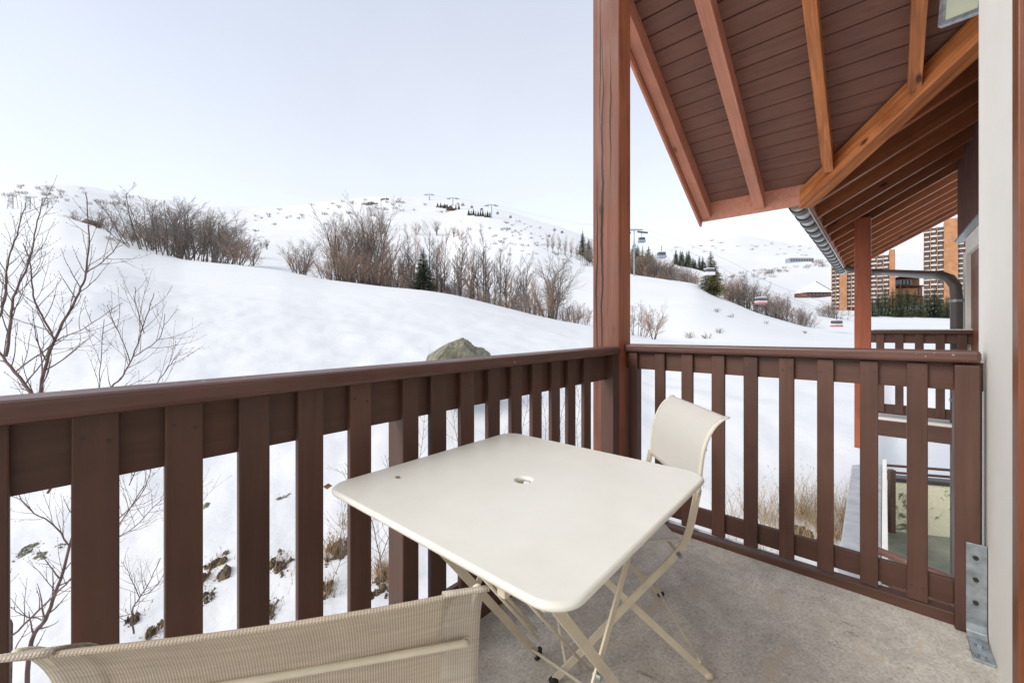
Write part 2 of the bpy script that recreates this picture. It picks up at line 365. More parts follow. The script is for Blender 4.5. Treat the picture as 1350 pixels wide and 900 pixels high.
def m_fabric(name, c, trans, hem=False, smooth=False):
    m = bpy.data.materials.new(name); m.use_nodes = True; nt = m.node_tree; nt.nodes.clear()
    o = N(nt, 'ShaderNodeOutputMaterial'); d = N(nt, 'ShaderNodeBsdfPrincipled'); d.inputs['Roughness'].default_value = .7
    tr = N(nt, 'ShaderNodeBsdfTranslucent'); tp = N(nt, 'ShaderNodeBsdfTransparent')
    uv = N(nt, 'ShaderNodeTexCoord'); mp = N(nt, 'ShaderNodeMapping'); nt.links.new(uv.outputs['UV'], mp.inputs[0])
    sep = N(nt, 'ShaderNodeSeparateXYZ'); nt.links.new(mp.outputs[0], sep.inputs[0])
    # woven threads: UV is in metres, one thread every 2 mm
    def wave(sock, per):
        a = N(nt, 'ShaderNodeMath', operation='MULTIPLY'); nt.links.new(sock, a.inputs[0]); a.inputs[1].default_value = 2*math.pi/per
        s = N(nt, 'ShaderNodeMath', operation='SINE'); nt.links.new(a.outputs[0], s.inputs[0]); return s.outputs[0]
    wx = wave(sep.outputs['X'], .0030); wy = wave(sep.outputs['Y'], .0022)
    mn = N(nt, 'ShaderNodeMath', operation='MAXIMUM'); nt.links.new(wx, mn.inputs[0]); nt.links.new(wy, mn.inputs[1])
    hole = ramp(nt, mn.outputs[0], [(-.0, (1,1,1)), (.35, (0,0,0))])
    m2 = N(nt, 'ShaderNodeMapRange'); nt.links.new(wx, m2.inputs[0]); m2.inputs[1].default_value = -1; m2.inputs[2].default_value = 1
    vv = tex(nt, uv.outputs['UV'], 60, 5, .7)
    streak = N(nt, 'ShaderNodeMapping'); streak.inputs['Scale'].default_value = (14,160,1); nt.links.new(uv.outputs['UV'], streak.inputs[0])
    sk = tex(nt, streak.outputs[0], 1, 4, .6)
    col = ramp(nt, m2.outputs[0], [(0, tuple(x*(.82 if not hem else .74) for x in c)), (1, tuple(x*1.06 for x in c))])
    col = mix(nt, .5, col, ramp(nt, sk, [(.3, (.8,.8,.8)), (.72, (1.25,1.25,1.25))] if not smooth else [(.3, (.97,.97,.97)), (.72, (1.03,1.03,1.03))]), 'MULTIPLY')
    col = mix(nt, ramp(nt, vv, [(.60,(0,0,0)),(.66,(.35,.35,.35) if not smooth else (.05,.05,.05))]), col, (.72,.66,.55))
    nt.links.new(col, d.inputs['Base Color']); nt.links.new(col, tr.inputs['Color'])
    bp = N(nt, 'ShaderNodeBump'); bp.inputs['Strength'].default_value = .5; bp.inputs['Distance'].default_value = .001
    nt.links.new(mn.outputs[0], bp.inputs['Height']); nt.links.new(bp.outputs[0], d.inputs['Normal'])
    m1 = N(nt, 'ShaderNodeMixShader'); m1.inputs[0].default_value = trans
    nt.links.new(d.outputs[0], m1.inputs[1]); nt.links.new(tr.outputs[0], m1.inputs[2])
    m3 = N(nt, 'ShaderNodeMixShader'); hs = N(nt, 'ShaderNodeMath', operation='MULTIPLY'); hs.inputs[1].default_value = .0 if hem else .28
    nt.links.new(hole, hs.inputs[0]); nt.links.new(hs.outputs[0], m3.inputs[0])
    nt.links.new(m1.outputs[0], m3.inputs[1]); nt.links.new(tp.outputs[0], m3.inputs[2])
    nt.links.new(m3.outputs[0], o.inputs[0]); return m
M['fabric'] = m_fabric('woven_sling_shaded', (.73,.635,.52), .42)  # near chair's shade put into the tan of this sling and its hem
M['fabric_hem'] = m_fabric('doubled_sling_hem', (.70,.62,.52), .25, True)
M['fabric_lit'] = m_fabric('pale_sling_lit', (.84,.815,.75), .22, True, True)  # same cloth on the far chair, light put into a paler colour

def m_rock():
    m, nt, b = mat_base('lichen_rock', .95, .2)
    g = coords(nt, (1,1,1)); n1 = tex(nt, g, 3.2, 9, .7, .4); n2 = tex(nt, g, 9, 8, .7); n3 = tex(nt, g, 30, 6, .7)
    col = ramp(nt, n1, [(.3, (.16,.145,.11)), (.5, (.34,.32,.24)), (.7, (.50,.50,.38))])
    col = mix(nt, ramp(nt, n2, [(.52, (0,0,0)), (.62, (.8,.8,.8))]), col, (.36,.36,.22))
    col = mix(nt, .6, col, ramp(nt, n3, [(.38, (.30,.29,.27)), (.62, (1.35,1.35,1.35))]), 'MULTIPLY')
    nt.links.new(col, b.inputs['Base Color']); bump(nt, b, n2, 1, .12); return m
M['rock'] = m_rock()
M['cliff'] = m_plain('brown_cliff', (.20,.165,.12), .95, .5, .8, 0, 0)
def m_earth():
    m, nt, b = mat_base('bare_earth', .95, .1)
    g = coords(nt, (1,1,1)); n1 = tex(nt, g, 9, 9, .75, .4); n2 = tex(nt, g, 45, 7, .75)
    col = ramp(nt, n1, [(.3, (.045,.035,.025)), (.5, (.19,.14,.09)), (.7, (.42,.34,.23))])
    col = mix(nt, .7, col, ramp(nt, n2, [(.35, (.4,.4,.4)), (.65, (1.4,1.4,1.4))]), 'MULTIPLY')
    nt.links.new(col, b.inputs['Base Color']); bump(nt, b, n2, 1, .03); return m
M['earth'] = m_earth()
def m_mossy():
    m, nt, b = mat_base('stained_cream_wall', .9, .2)
    g = N(nt, 'ShaderNodeTexCoord').outputs['Object']; n1 = tex(nt, g, 2.6, 8, .7, .5); n2 = tex(nt, g, 22, 6, .7)
    col = ramp(nt, n2, [(.3, (.62,.58,.40)), (.7, (.76,.72,.53))])
    col = mix(nt, ramp(nt, n1, [(.56, (0,0,0)), (.63, (1,1,1))]), col, (.12,.13,.07))
    nt.links.new(col, b.inputs['Base Color']); bump(nt, b, n2, .4, .01); return m
M['mossy'] = m_mossy()

# ------------------------------------------------------------------ terrain
# snow slopes as real ridges: (position along the view's width, distance, height) of each crest
def tab(xs, t): return np.interp(xs, [p[0] for p in t], [p[1] for p in t])
cols = np.concatenate([np.arange(-1500,-60,30), np.arange(-60,1410,5), np.arange(1420,3000,30)]).astype(float)
rows = np.concatenate([np.geomspace(.6, 40, 150), np.geomspace(41, 420, 190), np.geomspace(425, 9000, 110)])
c1y = tab(cols, [(-1500,250),(0,279),(80,283),(125,297),(160,312),(200,328),(240,341),(300,347),(370,355),(430,368),(500,376),(560,382),(600,388),(650,400),(700,413),(740,422),(775,428),(833,441),(900,451),(1000,458),(1200,468),(1400,476),(3000,500)])
D1 = tab(cols, [(-1500,110),(0,100),(80,94),(125,84),(160,76),(240,65),(430,55),(600,52),(775,45),(833,38),(900,32),(1000,27),(1200,22),(3000,22)])
c2y = tab(cols, [(-1500,230),(-60,246),(0,244),(40,239),(100,243),(150,252),(200,261),(260,267),(330,273),(370,272),(420,265),(470,260),(520,257),(560,261),(600,264),(650,272),(700,287),(745,301),(790,317),(833,333),(900,350),(950,364),(1000,387),(1060,405),(1125,418),(1300,420),(3000,425)])
D2 = tab(cols, [(-1500,380),(600,380),(700,350),(833,260),(950,190),(1060,150),(1125,140),(3000,150)])
cmy = tab(cols, [(600,330),(700,322),(740,334),(770,344),(800,352),(833,361),(917,373),(947,390),(996,411),(1064,431),(1125,438),(1300,446),(3000,470)])
Dm = tab(cols, [(600,200),(700,180),(775,150),(833,130),(917,115),(1000,100),(1125,85),(3000,70)])
auto_m = c1y-2-(c1y-2-c2y)*.35
cmy = np.where(cols < 600, auto_m, cmy); bl = np.clip((cols-560)/60, 0, 1); cmy = cmy*bl+auto_m*(1-bl)
vly = tab(cols, [(-1500,300),(700,300),(833,345),(900,358),(960,372),(1020,392),(1090,408),(1300,408),(3000,420)])   # village level
cby = tab(cols, [(-1500,300),(780,340),(833,346),(900,348),(960,350),(1000,350),(1040,346),(1100,342),(1150,346),(1230,352),(1400,352),(3000,380)])
c3y = tab(cols, [(-1500,300),(780,326),(850,329),(880,325),(910,321),(940,314),(975,309),(1010,314),(1045,321),(1095,326),(1180,334),(1260,330),(1400,340),(3000,370)])
Z = np.zeros((len(rows), len(cols)))
def hz(y, D): return EYE-(y-HY)/F*D
for j, px in enumerate(cols):
    low = np.interp(px, [800, 1100, 1165, 1185], [0, -.15, -.35, -.9])
    pts = [(.6,-2.75+low),(3.5,-2.75+low),(5,-2.6+low),(7,-2.15+low),(9,-1.75+low),(12,-1.15+low)]
    lf = np.interp(px, [150, 450], [1, 0]); pts[-1] = (12, -1.15+low+.4*lf); pts[-2] = (9, -1.75+low+.15*lf)
    if px > 1165: pts[3:] = [(7,-3.5),(8.9,-3.5),(9.2,-2.6),(12,-2.2)]
    hc = hz(c1y[j], D1[j])
    if px > 850: pts[-1] = (12, (min(-1.1, hz(500, 12))-.2+low*.5) if px <= 1165 else -2.2)
    t = .42; Dm1 = 12+(D1[j]-12)*.5; z12 = pts[-1][1]
    pts.append((Dm1, z12+(hc-z12)*.44))
    pts.append((D1[j], hc))
    hm = hz(cmy[j], Dm[j])
    slope_end = hz(c1y[j]+9, D1[j]*1.12)
    pts.append((D1[j]*1.12, slope_end)); Dq = D1[j]*1.5
    if Dq < Dm[j]*.85: pts.append((Dq, hz(c1y[j]-1, Dq)))
    pts.append((Dm[j], hm))
    if px > 770:
        pts.append((Dm[j]*1.12, hz(cmy[j]+5, Dm[j]*1.12)))
        pts.append((max(D2[j], Dm[j]*1.3), hz(c2y[j], max(D2[j], Dm[j]*1.3))))
    else: pts.append((D2[j], hz(c2y[j], D2[j])))
    e = max(D2[j], Dm[j]*1.3)
    if px > 770:
        pts.append((max(250,e*1.1), hz(max(vly[j], c2y[j]+2) if px < 1080 else vly[j], max(250,e*1.1))))
        pts.append((520, hz((vly[j]*.45+cby[j]*.55), 520)))
        pts.append((850, hz(cby[j], 850))); pts.append((1000, hz(cby[j]+4, 1000)))
        pts.append((1500, hz(cby[j]-3 if cby[j]-3 > c3y[j] else c3y[j]+8, 1500)))
        pts.append((2600, hz(c3y[j], 2600))); pts.append((3600, hz(c3y[j]+10, 3600))); pts.append((9000, hz(HY-40, 9000)))
    else:
        top = hz(c2y[j], D2[j]); pts += [(D2[j]*1.25, top-4), (600, top-30), (1200, top-90), (9000, 300)]
    dd = [p[0] for p in pts]; zz = [p[1] for p in pts]
    Z[:, j] = np.interp(rows, dd, zz)
# smooth a little along the distance and across
for _ in range(2):
    Z[1:-1] = Z[1:-1]*.5+(Z[:-2]+Z[2:])*.25
for _ in range(3):
    Z[:, 1:-1] = Z[:, 1:-1]*.5+(Z[:, :-2]+Z[:, 2:])*.25
XX = rows[:, None]*(cols[None, :]-CX)/F; YY = np.repeat(rows[:, None], len(cols), 1)
for i, D in enumerate(rows):
    for j in range(len(cols)):
        x = XX[i, j]; y = D
        if D < 45:
            n = noise.fractal(Vector((x*.55, y*.55, 3.1)), 1.0, 2.1, 4)*.13*min(1, D/3) + noise.noise(Vector((x*.13, y*.13, 8)))*.18*min(1, max(0, (D-5)/8))
            if D > 30: n *= (45-D)/15*.8+.2
        else:
            a = .05+.0022*(D-45) if D < 600 else 1.27+.0028*(D-600)
            s = .07 if D < 120 else (.035 if D < 500 else .011)
            n = noise.fractal(Vector((x*s, y*s, 5.7)), 1.0, 2.1, 4)*a*1.2
        Z[i, j] += n
def gz(px, D):
    j = float(np.interp(px, cols, np.arange(len(cols)))); i = float(np.interp(D, rows, np.arange(len(rows))))
    j0 = min(int(j), len(cols)-2); i0 = min(int(i), len(rows)-2); fj = j-j0; fi = i-i0
    return float((Z[i0,j0]*(1-fj)+Z[i0,j0+1]*fj)*(1-fi)+(Z[i0+1,j0]*(1-fj)+Z[i0+1,j0+1]*fj)*fi)
def ground(x, y): return gz(x/y*F+CX, y)
def onground(px, py, dmin=2.5):
    # first point of the slope that the eye meets in this direction
    prev = None
    for D in rows:
        if D < dmin: continue
        if HY+(EYE-gz(px, D))*F/D <= py: return Vector(((px-CX)/F*D, D, gz(px, D)))
    return None
def stand(px, D): return Vector(((px-CX)/F*D, D, gz(px, D)))
nr, nc = Z.shape
gv = np.stack([XX, YY, Z], -1).reshape(-1, 3)
idx = np.arange(nr*nc).reshape(nr, nc)
gf = np.stack([idx[:-1,:-1], idx[:-1,1:], idx[1:,1:], idx[1:,:-1]], -1).reshape(-1, 4)
me = bpy.data.meshes.new('ground'); me.from_pydata(gv.tolist(), [], gf.tolist()); me.update(); me.materials.append(M['snow'])
me.polygons.foreach_set('use_smooth', [True]*len(me.polygons))
go = bpy.data.objects.new('ground', me); C.objects.link(go); struct(go)
go['label'] = 'snow covered hillside and fields around the balcony'
# the same snow goes on behind the building so that nothing floats
gb = MB(); gb.add([(-9000,.6,-2.9),(9000,.6,-2.9),(9000,-9000,-2.9),(-9000,-9000,-2.9)], [(0,3,2,1)])
g2 = link('ground', gb, M['snow']); struct(g2); g2['label'] = 'level snow behind the building'

# ------------------------------------------------------------------ balcony
CL = 1.16; AR = 2.29; CW = -.292
fl = MB().box(-2.2, AR+.055, CW-.02, CL+.075, -.2, 0)
flo = link('balcony_floor', fl, M['concrete'], None, W(0,0,0), (0,0,BR)); struct(flo); flo['label'] = 'worn grey concrete balcony floor'

# building wall
wl = bthing('building_wall', 'rough white rendered house wall along the right edge of the balcony', 'wall', 1.5, CW, 0)
zt = 4.6
AW = a_of(1290, CW)
AD = a_of(1343, CW)
lbox('wall', M['render'], wl, AD, AW, CW-.35, CW, -2.9, zt, .006)
lbox('wall_end', M['render'], wl, -2.4, AD-.9, CW-.35, CW-.001, -2.9, zt, .006)
lbox('door_frame', M['door'], wl, AD-.07, AD, CW-.12, CW+.012, 0, 2.3, .003)
lbox('door_leaf', M['door'], wl, AD-.9, AD-.07, CW-.14, CW-.03, 0, 2.3, .003)
lbox('lintel', M['render'], wl, AD-.9, AD, CW-.35, CW, 2.3, zt, 0)
lbox('lower_wall', M['render'], wl, AD-.9, AD, CW-.35, CW, -2.9, 0, 0)
# thin dark strip on the wall beside the rail post
lbeam('dark_strip', M['dark_metal'], wl, (2.335, CW+.012, 0.0), (2.335, CW+.012, .985), .012, .012, .002, up=Vector((1,0,0)))

# main post
AP = 2.205
cpl = c_of(781.5, AP); cpr = c_of(816, AP); ap2 = a_of(831.5, cpr)
post = bthing('timber_post', 'tall cracked red brown timber post at the outer corner of the balcony', 'post', AP, cpl, 0)
ZP = 3.62
ps_ = lbox('post_shaft', M['postside'], post, AP, ap2, cpr, cpl, -.6, ZP, .007)
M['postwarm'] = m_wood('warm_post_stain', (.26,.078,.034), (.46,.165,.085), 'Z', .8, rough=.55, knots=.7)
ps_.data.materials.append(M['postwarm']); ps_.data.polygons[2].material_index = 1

# ---- left rail
R1 = bthing('balcony_railing', 'long brown wooden balustrade on the left with a snowy slope behind', 'railing', 0, CL, 0)
ci = CL-.045
def zl(a): return 1.012+.0105*a       # this rail has settled slightly
za, zb_ = -1.6, AP+.035
lbeam('handrail', M['handrail'], R1, (-1.6, ci+.055, zl(-1.6)-.022), (AP-.02, ci+.055, zl(AP)-.022), .11, .044, .012)
lbeam('top_board', M['railX'], R1, (-1.6, CL+.035, .890), (AP, CL+.035, .917), .022, .148, .003)
lbeam('bottom_board', M['railX'], R1, (-1.6, CL+.035, .118), (AP, CL+.035, .118), .022, .095, .003)
kl = lbeam('kerb_beam', M['railX'], R1, (-1.6, CL+.03, .018), (AP, CL+.03, .018), .06, .05, .004)
BL = [(-45,12.5),(99,153),(222,264),(317.5,354),(394,426),(464,488),(570.7,587),(609.6,624),(645.6,658),(676,687),(703,714),(728.4,738),(750,758.4),(771,779)]
for (p0, p1) in BL:
    a0 = a_of(p0, CL); a1 = a_of(p1, CL)
    if p0 < 0: a0 = a1-.082
    m_ = (a0+a1)/2; hw = .0375 if p0 > 300 else (a1-a0)/2
    hw = min(max((a1-a0)/2, .034), .042)
    lbox('baluster', M['railZ'], R1, m_-hw, m_+hw, CL, CL+.022, .055, zl(m_)-.046, .003)
for k in range(9):
    m_ = a_of(12.5, CL)-.041-.16*(k+1)
    lbox('baluster', M['railZ'], R1, m_-.041, m_+.041, CL, CL+.022, .055, zl(m_)-.046, .003)
a0 = a_of(531, CL); a1 = a_of(552, CL)
lbox('rail_post', M['railZ'], R1, a0, a1, CL-.002, CL+.09, -.12, .975, .004)
lbox('end_post', M['railZ'], R1, AP-.075, AP-.002, CL-.02, CL+.065, 0, .995, .004)

# ---- right rail
R2 = bthing('balcony_railing', 'short brown wooden balustrade on the right between timber post and white wall', 'railing', AR, 0, 0)
hr0 = (AR+.025, cpr+.0, 1.0275-.004); hr1 = (AR+.025, CW+.014, 1.0315)
lbeam('handrail', M['handrail'], R2, hr0, hr1, .10, .046, .012)
lbeam('top_board', M['railX'], R2, (AR+.033, cpr, .952), (AR+.033, CW+.004, .955), .022, .108, .003)
lbeam('bottom_board', M['railX'], R2, (AR+.033, cpr, .118), (AR+.033, CW+.004, .118), .022, .095, .003)
lbeam('kerb_beam', M['railX'], R2, (AR+.03, cpr, -.010), (AR+.03, CW+.055, .024), .055, .05, .004)
for (p0, p1) in [(863,876),(898,913),(937.8,955),(980,998.5),(1026.7,1046.7),(1077,1099),(1133.5,1158),(1195.5,1223.5)]:
    c0 = c_of(p0, AR); c1 = c_of(p1, AR)
    lbox('baluster', M['railZ'], R2, AR, AR+.022, min(c0,c1), max(c0,c1), .052, 1.0, .003)
c0 = c_of(828.5, AR-.002); c1 = c_of(840, AR-.002)
lbox('end_post', M['railZ'], R2, AR-.004, AR+.06, min(c0,c1), max(c0,c1), -.1, .998, .004)
c0 = c_of(1258.5, AR-.03); c1 = c_of(1293, AR-.03)
lbox('wall_post', M['railZ'], R2, AR-.03, AR+.05, min(c0,c1), max(c0,c1), 0.004, 1.0, .004)
sn = lbox('snow_strip', M['snowcap'], R2, AR+.056, AR+.075, c_of(1120, AR), c_of(850, AR), -.03, .03, .004)
# angle bracket
BK = bthing('angle_bracket', 'galvanised steel angle bracket bolted to the floor beside the white wall', 'bracket', AR-.033, -.27, 0)
bk0, bk1 = CW+.003, CW+.055
mb = MB()
prof = [(AR-.034,.345),(AR-.034,.05),(AR-.040,.022),(AR-.058,.008),(AR-.085,.005),(AR-.195,.005)]
path = [Vector((p[0]-(AR-.033), (bk0+bk1)/2+.27, p[1])) for p in prof]
mb.bar(path, bk1-bk0, .006, (0,1,0))
link('steel_angle', mb, M['zinc'], BK, bevel=.0015)
for zz in (.295, .215, .13):
    mb = MB().tube([(-.010, (bk0+bk1)/2+.272, zz), (-.004, (bk0+bk1)/2+.272, zz)], .0075, 12); link('bolt', mb, M['black'], BK)
for aa in (-.07, -.135):
    mb = MB().tube([(aa, (bk0+bk1)/2+.272, .007), (aa, (bk0+bk1)/2+.272, .016)], .011, 6)
    mb.tube([(aa, (bk0+bk1)/2+.272, .007), (aa, (bk0+bk1)/2+.272, .010)], .017, 14); link('bolt', mb, M['zinc'], BK)
# screws in the balusters
for o_ in [x for x in bpy.data.objects if x.name.startswith('baluster') and x.parent in (R1, R2)]:
    lx = [v.co for v in o_.data.vertices]; hx = max(v.x for v in lx); hy = max(v.y for v in lx); hz_ = max(v.z for v in lx)
    for sg in (-1, 1):
        for zz in (hz_-.045-(.012 if sg > 0 else 0), -hz_+.055):
            if o_.parent == R1: p_ = (sg*hx*.55, -hy-.0015, zz); q_ = (sg*hx*.55, -hy+.003, zz)
            else: p_ = (-hx-.0015, sg*hy*.55, zz); q_ = (-hx+.003, sg*hy*.55, zz)
            mb = MB().tube([Vector(p_)+o_.location, Vector(q_)+o_.location], .0042, 8)
            link('screw', mb, M['dark_metal'], o_.parent)

# ------------------------------------------------------------------ roof over the balcony
AE = 4.80; ZE = 2.335; SL = .579; CE = .52      # eave line, underside height at eave, slope, start of the other roof
HR = .15                                        # rafter depth
def zA(a): return ZE+SL*(AE-a)
def zB(c): return ZE+SL*(CE-c)
ang = math.atan(SL); nrm = HR/math.cos(ang)
CV = c_of(925, AE)
A0 = -2.6
RA = bthing('porch_roof', 'brown boarded roof underside sloping down over the balcony', 'roof', AE, CV, ZE)
o0 = Vector(RA['_o'])
# soffit boards
mb = MB(); bw = .135; run = bw*math.cos(ang); a = AE-.02; k = 0
rng = random.Random(4)
while a > A0:
    an = a-run
    cin = max(-1.0, CE-(AE-a)) if (AE-a) < 1.5+0.02 else -1.0
    cin_n = max(-1.0, CE-(AE-an)); g = .010; z0 = zA(a)+nrm+rng.uniform(-.001,.001); z1 = zA(an)+nrm
    aa0, aa1 = a-g*.5, an+g*.5
    zz0 = zA(aa0)+nrm; zz1 = zA(aa1)+nrm
    ch = .007
    vs = [(aa0,CV-.02,zz0+ch),(aa0-ch,CV-.02,zz0),(aa1+ch,CV-.02,zz1),(aa1,CV-.02,zz1+ch),
          (aa0,cin,zz0+ch),(aa0-ch,cin,zz0),(aa1+ch,cin_n,zz1),(aa1,cin_n,zz1+ch)]
    top = [(x,y,z+.02) for x,y,z in (vs[0],vs[3],vs[4],vs[7])]
    vs = [Vector(v)-o0 for v in vs+top]
    mb.add(vs, [(0,1,5,4),(1,2,6,5),(2,3,7,6),(0,4,10,8),(3,9,11,7),(8,10,11,9)])
    a = an
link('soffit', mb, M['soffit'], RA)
# outer skin
mb = MB(); zo = nrm+.045
vs = [Vector(v)-o0 for v in ((AE+.05,CV+.02,zA(AE+.05)+zo),(AE+.05,CE,zA(AE+.05)+zo),(AE-1.52,-1.0,zA(AE-1.52)+zo),(A0,-1.0,zA(A0)+zo),(A0,CV+.02,zA(A0)+zo))]
mb.add(vs+[v+Vector((0,0,.05)) for v in vs], [(0,1,2,3,4),(9,8,7,6,5),(0,5,6,1),(1,6,7,2),(2,7,8,3),(3,8,9,4),(4,9,5,0)])
link('roof_covering', mb, M['snowcap'], RA)
def rafter(par, c0, c1, aend, mat, name='rafter', aup=A0, cut=0):
    cc = (c0+c1)/2; h2 = HR/2
    off = Vector((math.sin(ang)*h2, 0, math.cos(ang)*h2))
    return lbeam(name, mat, par, Vector((aup, cc, zA(aup)))+off, Vector((aend, cc, zA(aend)))+off, abs(c1-c0), HR, .004, ends=(0, cut))
rafter(RA, CV-.012, CV-.105, AE, M['rafter'])
rafter(RA, c_of(995.5,AE), c_of(1009.5,AE), AE, M['rafter'])
c3 = -c_of(1009.5,AE)
rafter(RA, .30, .375, AE-.30, M['amber'])
rafter(RA, -.215, -.145, AE-.80, M['amber'])
rafter(RA, -.75, -.68, AE-1.35, M['amber'])
# verge board and eave blocking
vb = lbeam('verge_board', M['rafter'], RA, (A0, CV+.004, zA(A0)+.045), (AE+.03, CV+.004, zA(AE+.03)+.045), .022, .20, .003)
lbox('eave_board', M['rafter'], RA, AE-.035, AE-.001, CE-.03, CV-.02, ZE-.004, ZE+HR/math.cos(ang)*1.0+.04, .003)
# valley beam
VB = bthing('valley_beam', 'thick amber stained diagonal roof beam rising to the white wall', 'beam', AE, CE, ZE)
vd = Vector((-1,-1,SL)); L = 1.62
p0 = Vector((AE+.02, CE+.02, ZE-SL*.02)); p1 = p0+vd*L
upn = vd.normalized().cross(Vector((0,0,1)).cross(vd.normalized())).normalized()
lbeam('beam_timber', M['amber'], VB, p0+upn*.075+Vector((0,0,-.012)), p1+upn*.075+Vector((0,0,-.012)), .125, .17, .006)

# main roof beyond, sloping towards the gutter
AB = 11.2
RB = bthing('main_roof', 'dark rafters of the neighbouring roof receding towards the gutter', 'roof', AE, CE, ZE)
o1 = Vector(RB['_o'])
h2 = .16; nb_ = h2/math.cos(ang)
mb = MB(); c = CE
while c > -1.6:
    cn = c-run; g = .002
    am = AE+(CE-c)*-1; am = max(AE-(CE-c), AE-1.55)
    zz0 = zB(c-g)+nb_; zz1 = zB(cn+g)+nb_; ch = .005
    vs = [(am,c-g,zz0+ch),(am,c-g-ch,zz0),(am,cn+g+ch,zz1),(am,cn+g,zz1+ch),(AB,c-g,zz0+ch),(AB,c-g-ch,zz0),(AB,cn+g+ch,zz1),(AB,cn+g,zz1+ch)]
    mb.add([Vector(v)-o1 for v in vs], [(0,4,5,1),(1,5,6,2),(2,6,7,3)]); c = cn
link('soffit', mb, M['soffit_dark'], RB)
mb = MB(); zo = nb_+.03
vs = [Vector(v)-o1 for v in ((AE,CE+.03,zB(CE+.03)+zo),(AB+.1,CE+.03,zB(CE+.03)+zo),(AB+.1,-1.6,zB(-1.6)+zo),(AE-1.5,-1.6,zB(-1.6)+zo),(AE-1.5,-1.0,zB(-1.0)+zo))]
mb.add(vs+[v+Vector((0,0,.06)) for v in vs], [(0,1,2,3,4),(9,8,7,6,5),(0,5,6,1),(1,6,7,2),(2,7,8,3),(3,8,9,4),(4,9,5,0)])
link('roof_covering', mb, M['snowcap'], RB)
nraf = 13
for k in range(nraf):
    a = 4.42+k*.55
    cst = CE if a > AE else CE-(AE-a)-.06
    off = Vector((0, math.sin(ang)*h2/2, math.cos(ang)*h2/2))
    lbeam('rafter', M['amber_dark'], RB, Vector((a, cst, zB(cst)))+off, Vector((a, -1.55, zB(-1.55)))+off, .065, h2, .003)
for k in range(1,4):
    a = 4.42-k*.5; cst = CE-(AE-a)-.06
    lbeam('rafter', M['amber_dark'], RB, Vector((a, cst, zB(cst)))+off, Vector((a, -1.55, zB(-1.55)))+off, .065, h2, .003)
lbox('eave_board', M['amber_dark'], RB, AE+.02, AB, CE-.022, CE-.001, ZE+.01, ZE+.19, .002)
lbox('drip_edge', M['white_metal'], RB, AE+.06, AB, CE+.0005, CE+.006, ZE-.018, ZE+.03, 0)

# gutter
GU = bthing('roof_gutter', 'half round zinc gutter with dark brackets along the receding eave', 'gutter', AE+.06, CE+.08, ZE)
GL = AB-AE-.1; GR = .068
mb = MB(); n = 12; vs = []; fs = []
for i, a in enumerate((0, GL)):
    for k in range(n+1):
        t = math.pi*k/n; vs.append((a, GR*math.cos(t), -GR*math.sin(t)+.03))
    for k in range(n+1):
        t = math.pi*(n-k)/n; vs.append((a, (GR-.004)*math.cos(t), -(GR-.004)*math.sin(t)+.03))
m2 = 2*(n+1)
for k in range(m2): fs.append((k, (k+1)%m2, m2+(k+1)%m2, m2+k))
fs += [tuple(range(n+1)), tuple(m2+k for k in range(n+1))]
mb.add(vs, fs); link('gutter_trough', mb, M['gutter'], GU, smooth=False)
for k in range(16):
    a = .09+k*.385; mb = MB()
    pts = [(a, (GR+.008)*math.cos(math.pi*i/10), -(GR+.008)*math.sin(math.pi*i/10)+.03) for i in range(11)]
    mb.bar(pts, .15, .012, (1,0,0)); link('gutter_bracket', mb, M['dark_metal'], GU)
# down pipe from the gutter end to the far wall corner
ge = W(AB-.1, CE+.08, ZE-.05); wc = P(1257.5, 372, 4.72)
DP = thing('down_pipe', 'dark grey rain pipe crossing under the eave and dropping down the wall', 'pipe', (wc.x, wc.y, 0))
gs = P(1122, 354, 7.9)
pts = [gs+Vector((-.05,.25,.12)), gs+Vector((0,.0,-.02))]
q = gs+Vector((.28,-.25,-.10)); pts.append(q)
endh = P(1240, 363, 4.85)
for t in (.25,.5,.75,1): pts.append(q.lerp(endh, t))
pts += [P(1252, 367, 4.74), P(1259.5, 377, 4.70), P(1261, 392, 4.70)]
dn = pts[-1]; pts += [Vector((dn.x, dn.y, dn.z-.5)), Vector((dn.x, dn.y, -2.2))]
base = Vector(DP.location)
link('pipe_run', MB().tube([p-base for p in pts], .053, 14), M['pipe'], DP, smooth=True)
for zz in (1.45, .3):
    link('pipe_clip', MB().tube([Vector((dn.x,dn.y,zz))-base, Vector((dn.x,dn.y,zz+.03))-base], .06, 14), M['zinc'], DP)

# glazed sash at top right
SA = bthing('tilted_sash', 'small grey metal framed pane tilted open high beside the white wall', 'window', 2.1, -.2, 2.3)
q = [P(1238,37,1.95), P(1300,14,1.75), P(1306,-60,1.9), P(1246,-60,2.05)]
bs = W(2.1,-.2,2.3); Mi = (Matrix.Translation(bs) @ BM).inverted()
def quad_frame(par, q, wd, th, mat, gm):
    q = [Mi @ v for v in q]; cen = sum(q, Vector())/4
    nn = (q[1]-q[0]).cross(q[3]-q[0]).normalized()
    mb = MB()
    for i in range(4):
        p0, p1 = q[i], q[(i+1)%4]; inw = (cen-(p0+p1)/2); d = (p1-p0).normalized(); inw = (inw-d*inw.dot(d)).normalized()
        mb.beam(p0+inw*wd/2+nn*i*.0005, p1+inw*wd/2+nn*i*.0005, wd, th, up=nn)
    link('sash_frame', mb, mat, par, bevel=.002)
    ins = [v+(cen-v)*.05 for v in q]
    link('pane', MB().add([v+nn*.003 for v in ins]+[v-nn*.003 for v in ins], [(0,1,2,3),(7,6,5,4),(0,4,5,1),(1,5,6,2),(2,6,7,3),(3,7,4,0)]), gm, par)
m, nt_, b_ = mat_base('pale_green_glass', .1, .8); b_.inputs['Base Color'].default_value = (.42,.46,.36,1)
M['sashglass'] = m
quad_frame(SA, q, .022, .02, M['zinc'], M['sashglass'])

